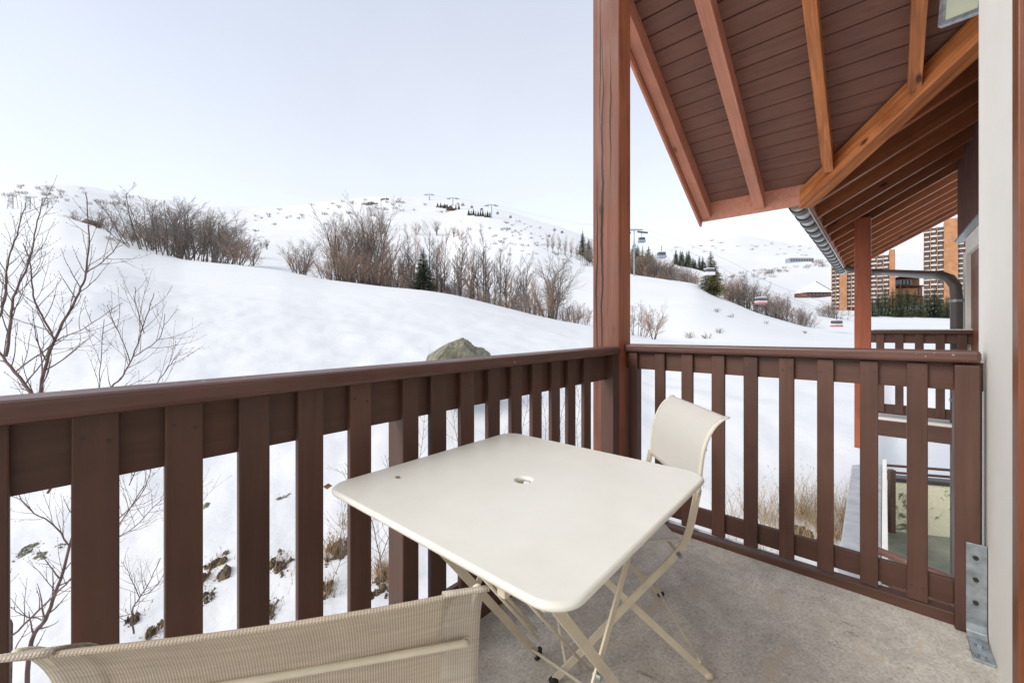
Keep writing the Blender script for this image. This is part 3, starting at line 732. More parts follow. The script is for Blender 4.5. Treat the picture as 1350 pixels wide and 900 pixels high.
# ------------------------------------------------------------------ neighbouring balcony
AN = 6.75; AC = 7.0
ccol0 = c_of(1125.5, AC-.09); ccol1 = c_of(1151, AC-.09)
colc = (ccol0+ccol1)/2
CO = bthing('timber_column', 'smooth orange red timber column holding the neighbouring roof', 'column', AC, colc, 0)
half = .083
zc_top = zB(colc)
pc = P(1137.5, 500, 5.35)
mb = MB().box(-half, half, -half, half, -.42, zc_top+.05)
co_ = link('column_shaft', mb, M['orange_post'], CO, (0,0,0), bevel=.006)
CO.location = (pc.x, pc.y, 0)
NR = bthing('balcony_railing', 'distant brown railing between the orange column and the white corner', 'railing', AN, -.1, 0)
kk = Matrix.Translation(-W(AN,-.1,0))
n0 = c_of(1148, AN); n1 = -1.15
lbox('handrail', M['railY'], NR, AN-.05, AN+.05, n1, n0, 1.085, 1.125, .006)
lbox('top_board', M['railY'], NR, AN+.02, AN+.045, n1, n0, .97, 1.085, .003)
lbox('bottom_board', M['railY'], NR, AN+.02, AN+.045, n1, n0, .10, .22, .003)
lbox('fascia_board', M['railY'], NR, AN-.01, AN+.02, n1, n0, -.17, .02, .003)
lbox('floor_edge', M['render'], NR, AN+.021, AN+.5, n1, n0, -.14, .05, .003)
k = 0; c = n0-.05
while c > n1+.02:
    lbox('baluster', M['railZ'], NR, AN-.005, AN+.02, c-.075, c, .12, 1.085, .003); c -= .17
lbox('snow_strip', M['snowcap'], NR, AN-.03, AN+.04, n1, n0-.02, 1.125, 1.137, .004)
# its wall corner, door and siding
NW = bthing('neighbour_wall', 'cream corner of the neighbouring house with brown door and grey siding above', 'house', AC, -.765, 0)
cn = c_of(1269.5, 7.05)
lbox('wall', M['render'], NW, 6.85, 7.05, cn-.5, cn, -2.9, 2.02, .004)
lbox('door', M['door'], NW, 4.6, 6.85, cn-.20, cn-.04, -.1, 1.98, .003)
lbox('lintel', M['render'], NW, 3.2, 6.85, cn-.5, cn, 1.98, 2.16, .004)
lbox('wall', M['render'], NW, 2.6, 4.6, cn-.5, cn, -2.9, 1.98, .004)
lbox('metal_sill', M['zinc'], NW, 3.0, 7.15, cn-.02, cn+.06, 2.165, 2.19, .003)
mb = MB(); on = Vector(NW['_o']); a = 7.15
while a > 3.0:
    mb.box(a-.135-on.x, a-.012-on.x, cn-.06-on.y, cn+.035-on.y, 2.19, 3.3); a -= .14
mb.box(3-on.x, 7.14-on.x, cn-.08-on.y, cn+.02-on.y, 2.19, 3.29)
link('siding', mb, M['siding'], NW, bevel=.002)

# ------------------------------------------------------------------ folding table
kT = EYE-.74
tc_px = [(437,638),(667,570),(933,625),(745,803)]
tp = []
for (x, y) in tc_px:
    D = kT*F/(y-HY); tp.append(Vector(((x-CX)/F*D, D, 0)))
cenT = sum(tp, Vector())/4
e = (tp[1]-tp[0])+(tp[2]-tp[3]); phi = math.atan2(e.y, e.x)
print('table', cenT, math.degrees(phi), [(tp[i]-tp[(i+1)%4]).length for i in range(4)])
T = thing('folding_table', 'square cream metal folding table with a round hole in its top', 'table', (cenT.x, cenT.y, 0), phi)
S = .720/2; RC = .056
def rsq(S, R, n=10):
    o = []
    for (sx, sy, t0) in ((1,1,0),(-1,1,90),(-1,-1,180),(1,-1,270)):
        for i in range(n+1):
            t = math.radians(t0+90*i/n); o.append(((S-R)*sx+R*math.cos(t), (S-R)*sy+R*math.sin(t)))
    return o
def table_top():
    # dense ring points so that the hole can be joined to the outline
    out_ = rsq(S, RC); dense = []
    for i in range(len(out_)):
        p, q = out_[i], out_[(i+1)%len(out_)]; d = math.hypot(q[0]-p[0], q[1]-p[1]); m_ = max(1, int(d/.03))
        for k in range(m_): dense.append((p[0]+(q[0]-p[0])*k/m_, p[1]+(q[1]-p[1])*k/m_))
    n = len(dense); mb = MB(); rings = []
    def ins(p, dlt):
        f_ = 1-dlt/S; return (p[0]*f_, p[1]*f_)
    hole = [(.022*math.cos(math.atan2(p[1],p[0])), .022*math.sin(math.atan2(p[1],p[0]))) for p in dense]
    hole2 = [(h[0]*1.25, h[1]*1.25) for h in hole]
    zt = .74
    prof = [([ins(p,.007) for p in dense], zt-.0135), ([ins(p,.0015) for p in dense], zt-.013), (dense, zt-.010), (dense, zt-.005), ([ins(p,.0018) for p in dense], zt-.002), ([ins(p,.006) for p in dense], zt), ([ins(p,.02) for p in dense], zt+.0),
            (hole2, zt), (hole, zt-.002), (hole, zt-.012)]
    vs = []; fs = []
    for (ring, z) in prof: vs += [(p[0], p[1], z) for p in ring]
    vs += [(p[0], p[1], zt-.012) for p in [ins(p,.014) for p in dense]]
    nr_ = len(prof)+1
    for r in range(nr_-1):
        for k in range(n): fs.append((r*n+k, r*n+(k+1)%n, (r+1)*n+(k+1)%n, (r+1)*n+k))
    for k in range(n): fs.append(((nr_-1)*n+k, (nr_-1)*n+(k+1)%n, (k+1)%n, k))
    return mb.add(vs, fs)
tt_ = link('tabletop', table_top(), M['cream'], T, smooth=True)
for p_ in tt_.data.polygons:
    if p_.area > .002 or p_.center.z > .7399: p_.use_smooth = False
# frames: crossing flat legs (offsets from the table centre, x along u, y outward)
Minv = (Matrix.Translation(cenT) @ Matrix.Rotation(phi, 4, 'Z')).inverted()
def tl(a, c, z): return Minv @ W(a, c, z)
for (cc) in (.465, .875):
    for (aT, aB, dy) in ((.545, 1.10, 0), (1.085, .53, .008)):
        d_ = dy if cc > .6 else dy
        p0 = tl(aT, cc+d_, .715); p1 = tl(aB, cc+d_, .012)
        mb = MB().bar([p0, p1], .006, .024, (Minv.to_3x3() @ OUTW))
        lg = link('leg', mb, M['cream_leg'], T, bevel=.0015)
        link('foot', MB().beam(p1+Vector((0,0,.02)), p1-Vector((0,0,.012)), .03, .014), M['black'], lg, bevel=.003)
    for aT in (.545, 1.085):
        mb = MB().bar([tl(aT-.06, cc, .70), tl(aT+.06, cc, .70)], .018, .018, (Minv.to_3x3() @ OUTW)); link('hinge_block', mb, M['cream_leg'], T, bevel=.002)
    link('pivot_bolt', MB().tube([tl(.8, cc-.006, .36), tl(.8, cc+.014, .36)], .006, 10), M['zinc'], T)
def rod(pa, pb, r=.005, nm='cross_rod', par=None, mat=None):
    return link(nm, MB().tube([pa, pb], r, 8), mat or M['cream_leg'], par or T, smooth=True)
rod(tl(1.06,.465,.055), tl(1.06,.875,.055)); rod(tl(.57,.465,.055), tl(.57,.875,.055))
rod(tl(.60,.62,.655), tl(1.02,.62,.15), .004, 'lock_rod'); rod(tl(.64,.70,.60), tl(.87,.70,.31), .0045, 'lock_rod')
rod(tl(.62,.68,.60), tl(.85,.68,.31), .0045, 'lock_rod')
mb = MB().bar([tl(1.02,.47,.70), tl(.93,.47,.585)], .006, .022, (Minv.to_3x3() @ OUTW)); link('lock_lever', mb, M['cream_leg'], T, bevel=.002)
for cc in (.38, .95): 
    mb = MB().bar([tl(.48,cc,.722), tl(1.15,cc,.722)], .02, .02, (Minv.to_3x3() @ OUTW)); link('top_rail', mb, M['cream_leg'], T, bevel=.002)
# dry leaf caught at the corner, one tiny dark speck on the top
lf = thing('dry_leaf', 'small curled brown leaf stuck at the left corner of the table', 'leaf', P(432,641,1.03))
mb = MB().add([(-.012,0,0),(0,.004,.007),(.012,0,.002),(0,-.004,-.006),(-.004,.006,.002)], [(0,1,4),(1,2,4),(0,1,3),(1,2,3)])
lfp = link('leaf_blade', mb, M['leaf'], lf)
SPK = thing('dark_speck', 'tiny dark speck on the left part of the tabletop', 'bud', ((524-CX)/F*kT*F/(630-HY), kT*F/(630-HY), .741))
link('speck_body', MB().ball((0,0,.002), .004, 8, 5, (1.8,.9,.7)), M['bark'], SPK, smooth=True)

# ------------------------------------------------------------------ folding chairs
def sheet(par, name, prof, x0, x1, mat, nx=10, sag=0.0, th=.0018, curve=0.0):
    # woven sheet: profile (f, z) points swept across the width; UVs in metres
    me = bpy.data.meshes.new(name); vs = []; fs = []; uvs = []
    L = [0]
    for i in range(1, len(prof)): L.append(L[-1]+math.hypot(prof[i][0]-prof[i-1][0], prof[i][1]-prof[i-1][1]))
    for i, (f, z) in enumerate(prof):
        for j in range(nx+1):
            t = j/nx; x = x0+(x1-x0)*t; s = sag*(4*t*(1-t))
            vs.append((x, f-s*(1 if curve == 0 else 0), z-(s if curve else 0)))
            uvs.append((x, L[i]))
    for i in range(len(prof)-1):
        for j in range(nx): fs.append((i*(nx+1)+j, i*(nx+1)+j+1, (i+1)*(nx+1)+j+1, (i+1)*(nx+1)+j))
    me.from_pydata(vs, [], fs); me.update(); ul = me.uv_layers.new(name='UVMap')
    for lp in me.loops: ul.data[lp.index].uv = uvs[lp.vertex_index]
    me.materials.append(mat); me.polygons.foreach_set('use_smooth', [True]*len(me.polygons))
    o = bpy.data.objects.new(name, me); C.objects.link(o); o.parent = par
    s = o.modifiers.new('thickness', 'SOLIDIFY'); s.thickness = th; s.offset = 0
    return o
BP = [(.0,.45),(-.022,.55),(-.036,.62),(-.042,.68),(-.050,.735),(-.066,.785),(-.092,.825),(-.128,.851)]
def spl(p, n=4):
    # Catmull-Rom through the profile points
    o = []
    for i in range(len(p)-1):
        a = p[max(i-1,0)]; b = p[i]; c = p[i+1]; d = p[min(i+2,len(p)-1)]
        for k in range(n):
            t = k/n
            o.append(tuple(.5*((2*b[q])+(-a[q]+c[q])*t+(2*a[q]-5*b[q]+4*c[q]-d[q])*t*t+(-a[q]+3*b[q]-3*c[q]+d[q])*t**3) for q in range(len(b))))
    o.append(tuple(p[-1])); return o
def chair(name, label, loc, rz, fab, hemm, halfw=.222, foot=.43, rear=-.075, sag=.012):
    ch = thing(name, label, 'chair', loc, rz)
    pr = spl(BP)
    for s in (-1, 1):
        x = s*(halfw-.010)
        bk_ = [Vector((x, f, z)) for (f, z) in pr if z > .56 and z < .848]
        link('back_tube', MB().tube(bk_, .0045, 8), M['cream_leg'], ch, smooth=True)
        pts = [(x, f, z) for (f, z) in pr[::-1] if z > .47 and z < .63]+[(x, .004, .455),(x, .022, .425),(x, foot, .012)]
        link('side_frame', MB().bar([Vector(p) for p in pts], .007, .022, (1,0,0)), M['cream_leg'], ch)
        xi = s*(halfw-.018)
        lg = link('leg', MB().bar([Vector((xi, foot-.05, .435)), Vector((xi, rear, .012))], .007, .022, (1,0,0)), M['cream_leg'], ch)
        link('foot_cap', MB().ball((xi, rear, .012), .013, 10, 6, (.9,1.3,.9)), M['cream_leg'] if s < 0 else M['black'], lg, smooth=True)
        link('foot_cap', MB().ball((x, foot, .012), .013, 10, 6, (.9,1.3,.9)), M['black'], ch, smooth=True)
        link('hinge_pin', MB().tube([(s*(halfw+.012), .03, .415), (s*(halfw-.02), .03, .415)], .007, 10), M['zinc'], ch)
    for (f, z) in ((rear+.03, .06), (foot-.04, .06), (.03, .415)):
        link('cross_rod', MB().tube([(-halfw+.01, f, z), (halfw-.01, f, z)], .0055, 8), M['cream_leg'], ch, smooth=True)
    # rear stiffening rod of the back
    rp = [(-halfw+.012,-.052,.742),(-halfw+.020,-.064,.744),(-halfw+.035,-.066,.745),(0,-.067,.745),(halfw-.035,-.066,.745),(halfw-.020,-.064,.744),(halfw-.012,-.052,.742)]
    link('back_rod', MB().tube(spl(rp), .0045, 8), M['cream_leg'], ch, smooth=True)
    seat = [(.022,.452),(.03,.462),(.10,.460),(.25,.456),(.36,.458),(.395,.452),(.40,.438)]
    sheet(ch, 'seat', spl(seat), -halfw, halfw, fab, 12, .015, .004, 1)
    back = [p for p in pr if p[1] >= .60]+[(-.131,.848)]
    sheet(ch, 'backrest', back, -halfw+.0, halfw-.0, fab, 16, sag)
    for s, dn in (((-1,-.0055),(1,-.0055),(-1,.0045),(1,.0045)) if hemm is not fab else ((-1,-.004),(1,-.004))):
        b2 = [(f+dn, z-(.002 if dn > 0 else -.003)) for (f, z) in back]
        sheet(ch, 'hem', b2, s*(halfw-(.048 if hemm is not fab else .022)), s*(halfw+.001), hemm, 4, 0, .002)
    return ch
CH1 = chair('folding_chair', 'folding chair with lit pale sling standing beyond the table near the timber post', (.560,1.520,0), math.radians(91), M['fabric_lit'], M['fabric_lit'], sag=.004)
CH2 = chair('folding_chair', 'folding chair with shaded tan mesh seen from behind in the near left foreground', (-.267,.525,0), math.radians(12.9), M['fabric'], M['fabric_hem'], halfw=.217)

# ------------------------------------------------------------------ plants
def rv(r): return Vector((r.gauss(0,1), r.gauss(0,1), r.gauss(0,1))).normalized()
def branch(r, p, d, L, rad, lev, P_, mbs):
    # P_: per level dict(n, ratio, spread, up, wob, seg)
    cfg = P_[lev]; seg = cfg['seg']; pts = [p]; rs = [rad]; dirs = [d]; q = p.copy(); dd = d.copy()
    for i in range(seg):
        dd = (dd+rv(r)*cfg['wob']+Vector((0,0,cfg['up']))).normalized(); q = q+dd*L/seg
        pts.append(q.copy()); rs.append(rad*(1-(i+1)/seg*cfg.get('taper', .75))); dirs.append(dd.copy())
    mbs[0 if lev <= P_[0].get('trunk_levels', 0) else 1].tube(pts, rs, 5 if lev == 0 else 3, False)
    if lev+1 >= len(P_): return
    nx = P_[lev+1]; n = nx['n']; t0 = nx.get('start', .25)
    for k in range(n):
        t = t0+(1-t0)*(k+r.random()*.8)/n; t = min(t, .98); i = min(int(t*seg), seg-1); f = t*seg-i
        pp = pts[i].lerp(pts[i+1], f); bd = dirs[i+1]
        side = bd.cross(rv(r)); side.normalize()
        sp = nx['spread']*r.uniform(.7,1.3)
        nd = (bd*math.cos(sp)+side*math.sin(sp)).normalized()
        ln = L*nx['ratio']*r.uniform(.6,1.15)*(1.15-.55*t if nx.get('cone', 1) else 1)
        branch(r, pp, nd, ln, max(rs[i]*.62, P_[lev+1].get('minr', .01)), lev+1, P_, mbs)
def bare_tree(name, seed, H, kind, tw):
    r = random.Random(seed); mbs = [MB(), MB()]
    if kind == 'round':     # several stems fanning out
        Pp = [dict(seg=5, wob=.10, up=.03, taper=.7), dict(n=6, ratio=.62, spread=.55, up=.05, wob=.14, seg=4, start=.15, minr=.03),
              dict(n=8, ratio=.52, spread=.6, up=.04, wob=.16, seg=3, start=.2, minr=.014), dict(n=8, ratio=.5, spread=.65, up=.03, wob=.16, seg=2, start=.15, minr=.008)]
        Pp[0]['trunk_levels'] = 0
        ns = 5
        for k in range(ns):
            t = 2*math.pi*k/ns+r.random(); tilt = r.uniform(.10,.55)
            d = Vector((math.cos(t)*math.sin(tilt), math.sin(t)*math.sin(tilt), math.cos(tilt)))
            branch(r, Vector((math.cos(t)*.15, math.sin(t)*.15, -.3)), d, H*r.uniform(.62,.82), .11, 0, Pp, mbs)
    elif kind == 'slim':    # upright aspen
        Pp = [dict(seg=7, wob=.05, up=.05, taper=.85, trunk_levels=0), dict(n=22, ratio=.30, spread=.75, up=.16, wob=.1, seg=4, start=.22, minr=.022),
              dict(n=7, ratio=.5, spread=.5, up=.10, wob=.14, seg=3, start=.2, minr=.012), dict(n=6, ratio=.5, spread=.55, up=.06, wob=.15, seg=1, start=.2, minr=.008)]
        for k in range(2):
            branch(r, Vector((r.uniform(-.6,.6), r.uniform(-.6,.6), -.3)), Vector((r.uniform(-.08,.08), r.uniform(-.08,.08), 1)).normalized(), H*(1 if k == 0 else .8), .12, 0, Pp, mbs)
    elif kind == 'bush':    # dense many stemmed shrub
        Pp = [dict(seg=5, wob=.12, up=.015, taper=.7, trunk_levels=0), dict(n=8, ratio=.36, spread=.7, up=.05, wob=.15, seg=3, start=.28, minr=.012),
              dict(n=6, ratio=.5, spread=.6, up=.05, wob=.16, seg=2, start=.15, minr=.008), dict(n=4, ratio=.55, spread=.6, up=.03, wob=.16, seg=1, start=.15, minr=.007)]
        for k in range(17):
            t = 2*math.pi*r.random(); q_ = math.sqrt(r.random()); rad_ = q_*H*.30; tilt = q_*r.uniform(.25,.75)
            d = Vector((math.cos(t)*math.sin(tilt), math.sin(t)*math.sin(tilt), math.cos(tilt)))
            branch(r, Vector((math.cos(t)*rad_, math.sin(t)*rad_, -.2)), d, H*(.82-.32*q_*q_)*r.uniform(.75,1.08), .038, 0, Pp, mbs)
    elif kind == 'low':
        Pp = [dict(seg=3, wob=.15, up=.05, taper=.7, trunk_levels=0), dict(n=5, ratio=.6, spread=.6, up=.06, wob=.2, seg=2, start=.1, minr=.02), dict(n=4, ratio=.6, spread=.6, up=.06, wob=.2, seg=2, start=.1, minr=.014)]
        for k in range(9):
            t = 2*math.pi*r.random(); tilt = r.uniform(.1,1.1)
            d = Vector((math.cos(t)*math.sin(tilt), math.sin(t)*math.sin(tilt), math.cos(tilt)))
            branch(r, Vector((math.cos(t)*.3, math.sin(t)*.3, -.1)), d, H*r.uniform(.6,.95), .03, 0, Pp, mbs)
    root = bpy.data.objects.new(name, None); C.objects.link(root); root.empty_display_size = .3
    link('trunk', mbs[0], M['far_bark'], root); link('crown', mbs[1], tw, root)
    return root
def fir(name, seed, H, mat, wide=.26, per=9):
    r = random.Random(seed); root = bpy.data.objects.new(name, None); C.objects.link(root)
    link('trunk', MB().tube([(0,0,-.3),(0,0,H*.5),(0,0,H*.97)], [.16*H/8,.09*H/8,.02], 6), M['bark'], root)
    mb = MB(); z = H*.06
    while z < H*.99:
        f = 1-(z/H); R = H*wide*(f**.85)*r.uniform(.75,1.12)+.06
        nb = max(5, int(per*(.5+f)))
        for k in range(nb):
            t = 2*math.pi*(k+r.random())/nb; dirv = Vector((math.cos(t), math.sin(t), -.28*f+.12)); L = R*r.uniform(.65,1.15)
            sd = Vector((-math.sin(t), math.cos(t), 0)); nseg = 5
            for s in range(nseg):
                q0 = dirv*L*(s/nseg)+Vector((0,0,z-.15*L*(s/nseg)**2)); wdt = (.20*L+.05)*(1-.55*s/nseg)
                for sg in (-1, 1):
                    tip = q0+dirv*L/nseg*1.6+sd*sg*wdt*r.uniform(.8,1.4)+Vector((0,0,-r.uniform(.02,.14)*L))
                    mb.add([q0, q0+dirv*L/nseg*.9, tip], [(0,1,2)])
                    tip2 = q0+dirv*L/nseg*.6+sd*sg*wdt*.7+Vector((0,0,-r.uniform(.12,.3)*min(L,1)))
                    mb.add([q0, q0+dirv*L/nseg*.9, tip2], [(0,1,2)])
        z += H*.030*(.55+f*.7)
    link('crown', mb, mat, root); return root

protos = {
 'round': [bare_tree('bare_tree', 11, 9, 'round', M['twig']), bare_tree('bare_tree', 12, 9, 'round', M['twig_red'])],
 'slim': [bare_tree('bare_tree', 21, 10, 'slim', M['twig']), bare_tree('bare_tree', 22, 10, 'slim', M['twig_red']), bare_tree('bare_tree', 23, 10, 'slim', M['twig'])],
 'bush': [bare_tree('bare_tree', 31, 6, 'bush', M['twig']), bare_tree('bare_tree', 32, 6, 'bush', M['twig_red'])],
 'low': [bare_tree('shrub', 41, 1.5, 'low', M['twig']), bare_tree('shrub', 42, 1.5, 'low', M['twig'])],
 'fir': [fir('fir_tree', 51, 9, M['fir']), fir('fir_tree', 52, 9, M['fir'], .22)],
 'larch': [fir('larch_tree', 55, 9, M['larch'], .22, 6)],
}
PH = dict(round=9, slim=10, bush=6, low=1.5, fir=9, larch=9)
used = {}
for k_, L_ in protos.items():
    for o_ in L_:
        o_['_h'] = max(v.co.z for c_ in bpy.data.objects if c_.parent == o_ for v in c_.data.vertices)
def put(kind, v, px, D, hpx, label, cat, group=None, dz=0, wide=1.0, name=None):
    base = protos[kind][v % len(protos[kind])]; key = id(base)
    o = base if key not in used else copy_tree(base)
    used[key] = 1
    if name: o.name = name
    g = stand(px, D); h = hpx/F*D; s = h/base['_h']
    o.location = (g.x, g.y, g.z-.05*s+dz); o.scale = (s*wide, s*wide, s); o.rotation_euler = (0,0,random.Random(int(px*7+D)).uniform(0,6.28))
    tag(o, label, cat, group); return o
R = random.Random(77)
ORD = 'first second third fourth fifth sixth seventh eighth ninth tenth eleventh twelfth thirteenth fourteenth fifteenth sixteenth seventeenth eighteenth nineteenth twentieth twenty-first twenty-second twenty-third twenty-fourth'.split()
# hedge line and hill trees at far left
for k, px in enumerate(np.linspace(62, 178, 10)):
    put('bush', k, px+R.uniform(-3,3), 112+R.uniform(0,6), R.uniform(6,11), 'low brown bush in the dark hedge line above the far left snowfield', 'bush', 'hedge bushes on the far left', wide=1.3, name='bush')
G1 = 'trees of the left hillside clump'
for (px, D, h, kd, lb) in [(100,96,20,'round','small rounded bare tree rising above the hedge line on the far left'),
    (129,80,30,'round','twin stemmed bare tree standing alone left of the big bush clump'),
    (143,79,27,'round','thin bare tree right beside the twin stemmed tree'),
    (189,74,44,'bush','dense grey bush at the left end of the hillside clump'),
    (206,68,80,'bush','broad dense grey brown bush, largest at the front of the left clump'),
    (226,67,76,'bush','dense brown bush right of the broadest bush in the left clump'),
    (236,80,92,'round','tall airy tree standing above the middle of the left clump'),
    (252,78,80,'bush','dark dense shrub in the middle of the left clump'),
    (268,76,78,'bush','reddish dense shrub right of the middle of the left clump'),
    (282,80,82,'round','spreading crown reaching above the right half of the left clump'),
    (296,70,62,'bush','brownish bush near the right end of the left clump'),
    (313,64,54,'round','small round crowned tree standing forward at the right end of the left clump'),
    (333,88,34,'round','little pale tree just behind the right end of the left clump'),
    (178,78,22,'bush','low grey scrub spilling out at the left foot of the left clump'),
    (290,66,14,'low','tiny shrub at the foot of the small round crowned tree')]:
    put(kd, int(px), px, D, h*1.02, lb, 'tree' if kd in ('round','slim') else 'bush', None, wide=1.15 if kd == 'bush' else 1.1, name=None if kd in ('round','slim') else 'bush')
for k, (px, D, h) in enumerate([(196,120,34),(212,118,42),(228,116,42),(186,122,22),(262,112,48),(276,110,50),(292,108,44)]):
    put('bush', k, px, D, h, 'brown treetop showing behind the front row of the left clump', 'bush', 'treetops behind the left clump', wide=1.25, name='bush')
put('fir', 0, 176, 112, 13, 'small dark evergreen at the right end of the hedge line', 'tree')
put('round', 0, 352, 160, 16, 'small dark tree on the ridge saddle above the left clump', 'tree')
put('round', 1, 345, 165, 12, 'tiny tree left of the dark one on the ridge saddle', 'tree')
# middle rows
put('round', 0, 398, 66, 60, 'wide bare tree with dark trunks left of the middle tree belt', 'tree', wide=1.2)
put('round', 1, 391, 68, 52, 'shorter bare tree tucked against the wide one left of the belt', 'tree', wide=1.1)
put('bush', 0, 400, 56.5, 24, 'small pale sapling standing in front of the wide bare tree', 'tree', wide=.8)
for k, (px, D, h) in enumerate([(446,76,100),(456,78,96),(464,74,92),(476,76,100),(490,74,118),(500,77,110),(483,80,112)]):
    put('round', k, px, D, h, 'grey bare tree in the upper left group of the middle belt', 'tree', 'upper left group of the middle belt', wide=.9)
xs = [440,449,456,463,470,478,486,494,503,512,520]
for k, px in enumerate(xs):
    put('bush', k+1, px, 57.5+R.uniform(0,4), R.uniform(34,60), 'reddish brown leafless shrub at the left foot of the middle belt', 'bush', 'shrubs at the left foot of the middle belt', wide=.95, name='bush')
SLM = [(508,62,58),(517,60,72),(528,61,66),(536,60,82),(545,62,78),(572,61,90),(580,59,72),(588,60,84),(602,58,74),(610,60,92),(618,58,70),(628,60,84),(634,58,96),(643,59,66),(655,57,88),(664,58,76),(672,56,60),(683,56,74),(692,56,80),(700,55,56)]
for k, (px, D, h) in enumerate(SLM):
    put('slim', k, px, D, h*1.12, ('slender bare tree, %s to the right of the single dark fir in the middle belt' % ORD[k-6]) if k > 5 else ('slender bare tree, %s to the left of the single dark fir in the middle belt' % ORD[5-k]), 'tree', 'slender trees of the middle belt')
for k in range(27):
    px = 522+k*7.0+R.uniform(-3,3); D = float(np.interp(px, cols, D1))*1.1+R.uniform(0,3)
    put('bush', k, px, D, R.uniform(22,40), 'low brown shrub filling the foot of the middle belt', 'bush', 'shrubs at the foot of the middle belt', wide=1.0, name='bush')
put('fir', 0, 558, 57, 62, 'single dark green fir among the bare trees of the middle belt', 'tree', wide=1.15)
put('round', 0, 730, 49, 98, 'large spreading bare tree at the right end of the middle belt', 'tree', wide=1.25)
put('round', 1, 722, 50, 78, 'smaller fan shaped bare tree close to the large spreading one', 'tree')
for k, (px, h) in enumerate([(705,40),(748,38),(757,30),(715,34),(740,34),(765,36)]):
    put('bush', k, px, 48.5, h, 'scrubby bush around the large spreading tree near the post', 'bush', 'scrub around the large spreading tree', name='bush')
# three small trees up on the open slope
for (px, py, h, lb) in [(549,311,20,'left one of three small round trees high on the open slope'),(576,311,22,'middle one of three small round trees high on the open slope'),(598,314,17,'thin right hand group of the small trees high on the open slope'),(607,317,20,'rightmost small tree of the row high on the open slope')]:
    g = onground(px, py, 75); put('round', int(px), px, g.y, h, lb, 'tree', wide=1.1)
for k, (px, py, h) in enumerate([(722,330,26),(730,332,28),(738,334,30),(746,336,30),(754,337,26),(760,340,24)]):
    g = onground(px, py+2, 75); D = g.y if g else 160
    put('slim', k, px, D, h, 'thin bare tree on the ridge just left of the timber post', 'tree', 'thin trees on the ridge left of the post')
put('fir', 1, 768, 175, 34, 'dark fir half hidden behind the left side of the timber post', 'tree')
put('fir', 0, 776, 172, 30, 'second fir peeping out behind the timber post', 'tree')
put('bush', 0, 772, 140, 38, 'grey thicket against the left side of the timber post', 'bush', name='bush')
# right of the post: wooded flank
for k in range(20):
    px = 828+k*4.9; D = float(np.interp(px, cols, Dm))*1.10+R.uniform(0,8)
    put('bush', k, px, D, float(np.interp(px, [828,860,925], [34,30,20]))*R.uniform(.85,1.2), 'grey brown bare tree in the thicket right of the timber post', 'bush', 'thicket right of the timber post', wide=1.2, name='bush')
for k, (px, h) in enumerate([(836,44),(841,40),(855,38),(860,30)]):
    put('fir', k, px, 160, h, 'dark fir rising behind the thicket right of the timber post', 'tree', 'firs behind the thicket')
for k, (px, h) in enumerate([(847,42),(851,34)]):
    put('larch', k, px, 150, h, 'yellowish larch between the dark firs right of the post', 'tree', 'yellow larches between the firs')
for k, px in enumerate(np.arange(892, 932, 4.2)):
    put('fir', k, px+R.uniform(-1,1), 210+R.uniform(0,15), R.uniform(16,24), 'small dark fir in the row above the thicket', 'tree', 'row of firs above the thicket')
put('fir', 1, 937, 106, 56, 'bushy yellow green conifer at the right end of the thicket', 'tree', wide=1.5)
put('larch', 0, 942, 104, 46, 'yellow needled larch merging with the bushy conifer', 'tree', wide=1.6)
for k in range(24):
    px = 950+k*5+R.uniform(-2,2); D = float(np.interp(px, cols, Dm))*1.08+R.uniform(0,8)
    put('bush' if k % 3 else 'slim', k, px, D, float(np.interp(px, [950,1000,1065], [42,46,26]))*R.uniform(.75,1.15), 'dark bare tree in the row running down to the village, %s below the bushy conifer' % ORD[k], 'tree', 'tree row running down to the village', wide=1.0)
put('round', 1, 862, 36, 54, 'bare fan shaped bush on the snow just above the handrail', 'bush', wide=1.15)
put('bush', 0, 838, 37, 50, 'pale twiggy bush touching the right side of the timber post', 'bush')
for k, (px, py, h) in enumerate([(908,447,10),(932,446,10),(948,440,8),(965,419,7),(945,412,6),(1010,427,6),(1062,440,5)]):
    g = onground(px, py, 20)
    if g: put('low', k, px, g.y, h, 'tiny dark shrub on the open snow right of the post', 'shrub', 'tiny shrubs on the snow right of the post')
for k, (px, h) in enumerate([(1098,24),(1106,26),(1088,18)]):
    put('bush', k, px, 130, h, 'rounded grey bush below the left apartment tower', 'bush', 'grey bushes below the left tower', wide=1.2, name='bush')
# firs in front of the towers
for k, (px, h) in enumerate([(1158,30),(1167,40),(1177,38),(1187,44),(1196,40),(1206,36),(1214,28),(1222,38),(1232,42),(1240,34),(1248,30),(1256,40),(1150,26)]):
    put('fir', k, px, 150+R.uniform(-6,6), h*1.02, 'green fir below the apartment towers, %s from the left end of the row' % ORD[sorted([1158,1167,1177,1187,1196,1206,1214,1222,1232,1240,1248,1256,1150]).index(px)], 'tree', 'firs in front of the towers', wide=1.05)
# scattered shrubs on the hill
for k in range(140):
    px = R.choice([R.uniform(330,560), R.uniform(640,790), R.uniform(430,700), R.uniform(660,780)])
    top = float(np.interp(px, cols, c2y)); py = top+2+abs(R.gauss(0,1))*14+ (R.uniform(4,36) if px > 640 else 3)
    g = onground(px, py, 75)
    if not g or py > 345: continue
    put('low', k, px, g.y, R.uniform(2.0,4.5), 'dark tuft of heath poking through the snow of the open hill', 'shrub', 'tufts on the open hill', wide=1.5)
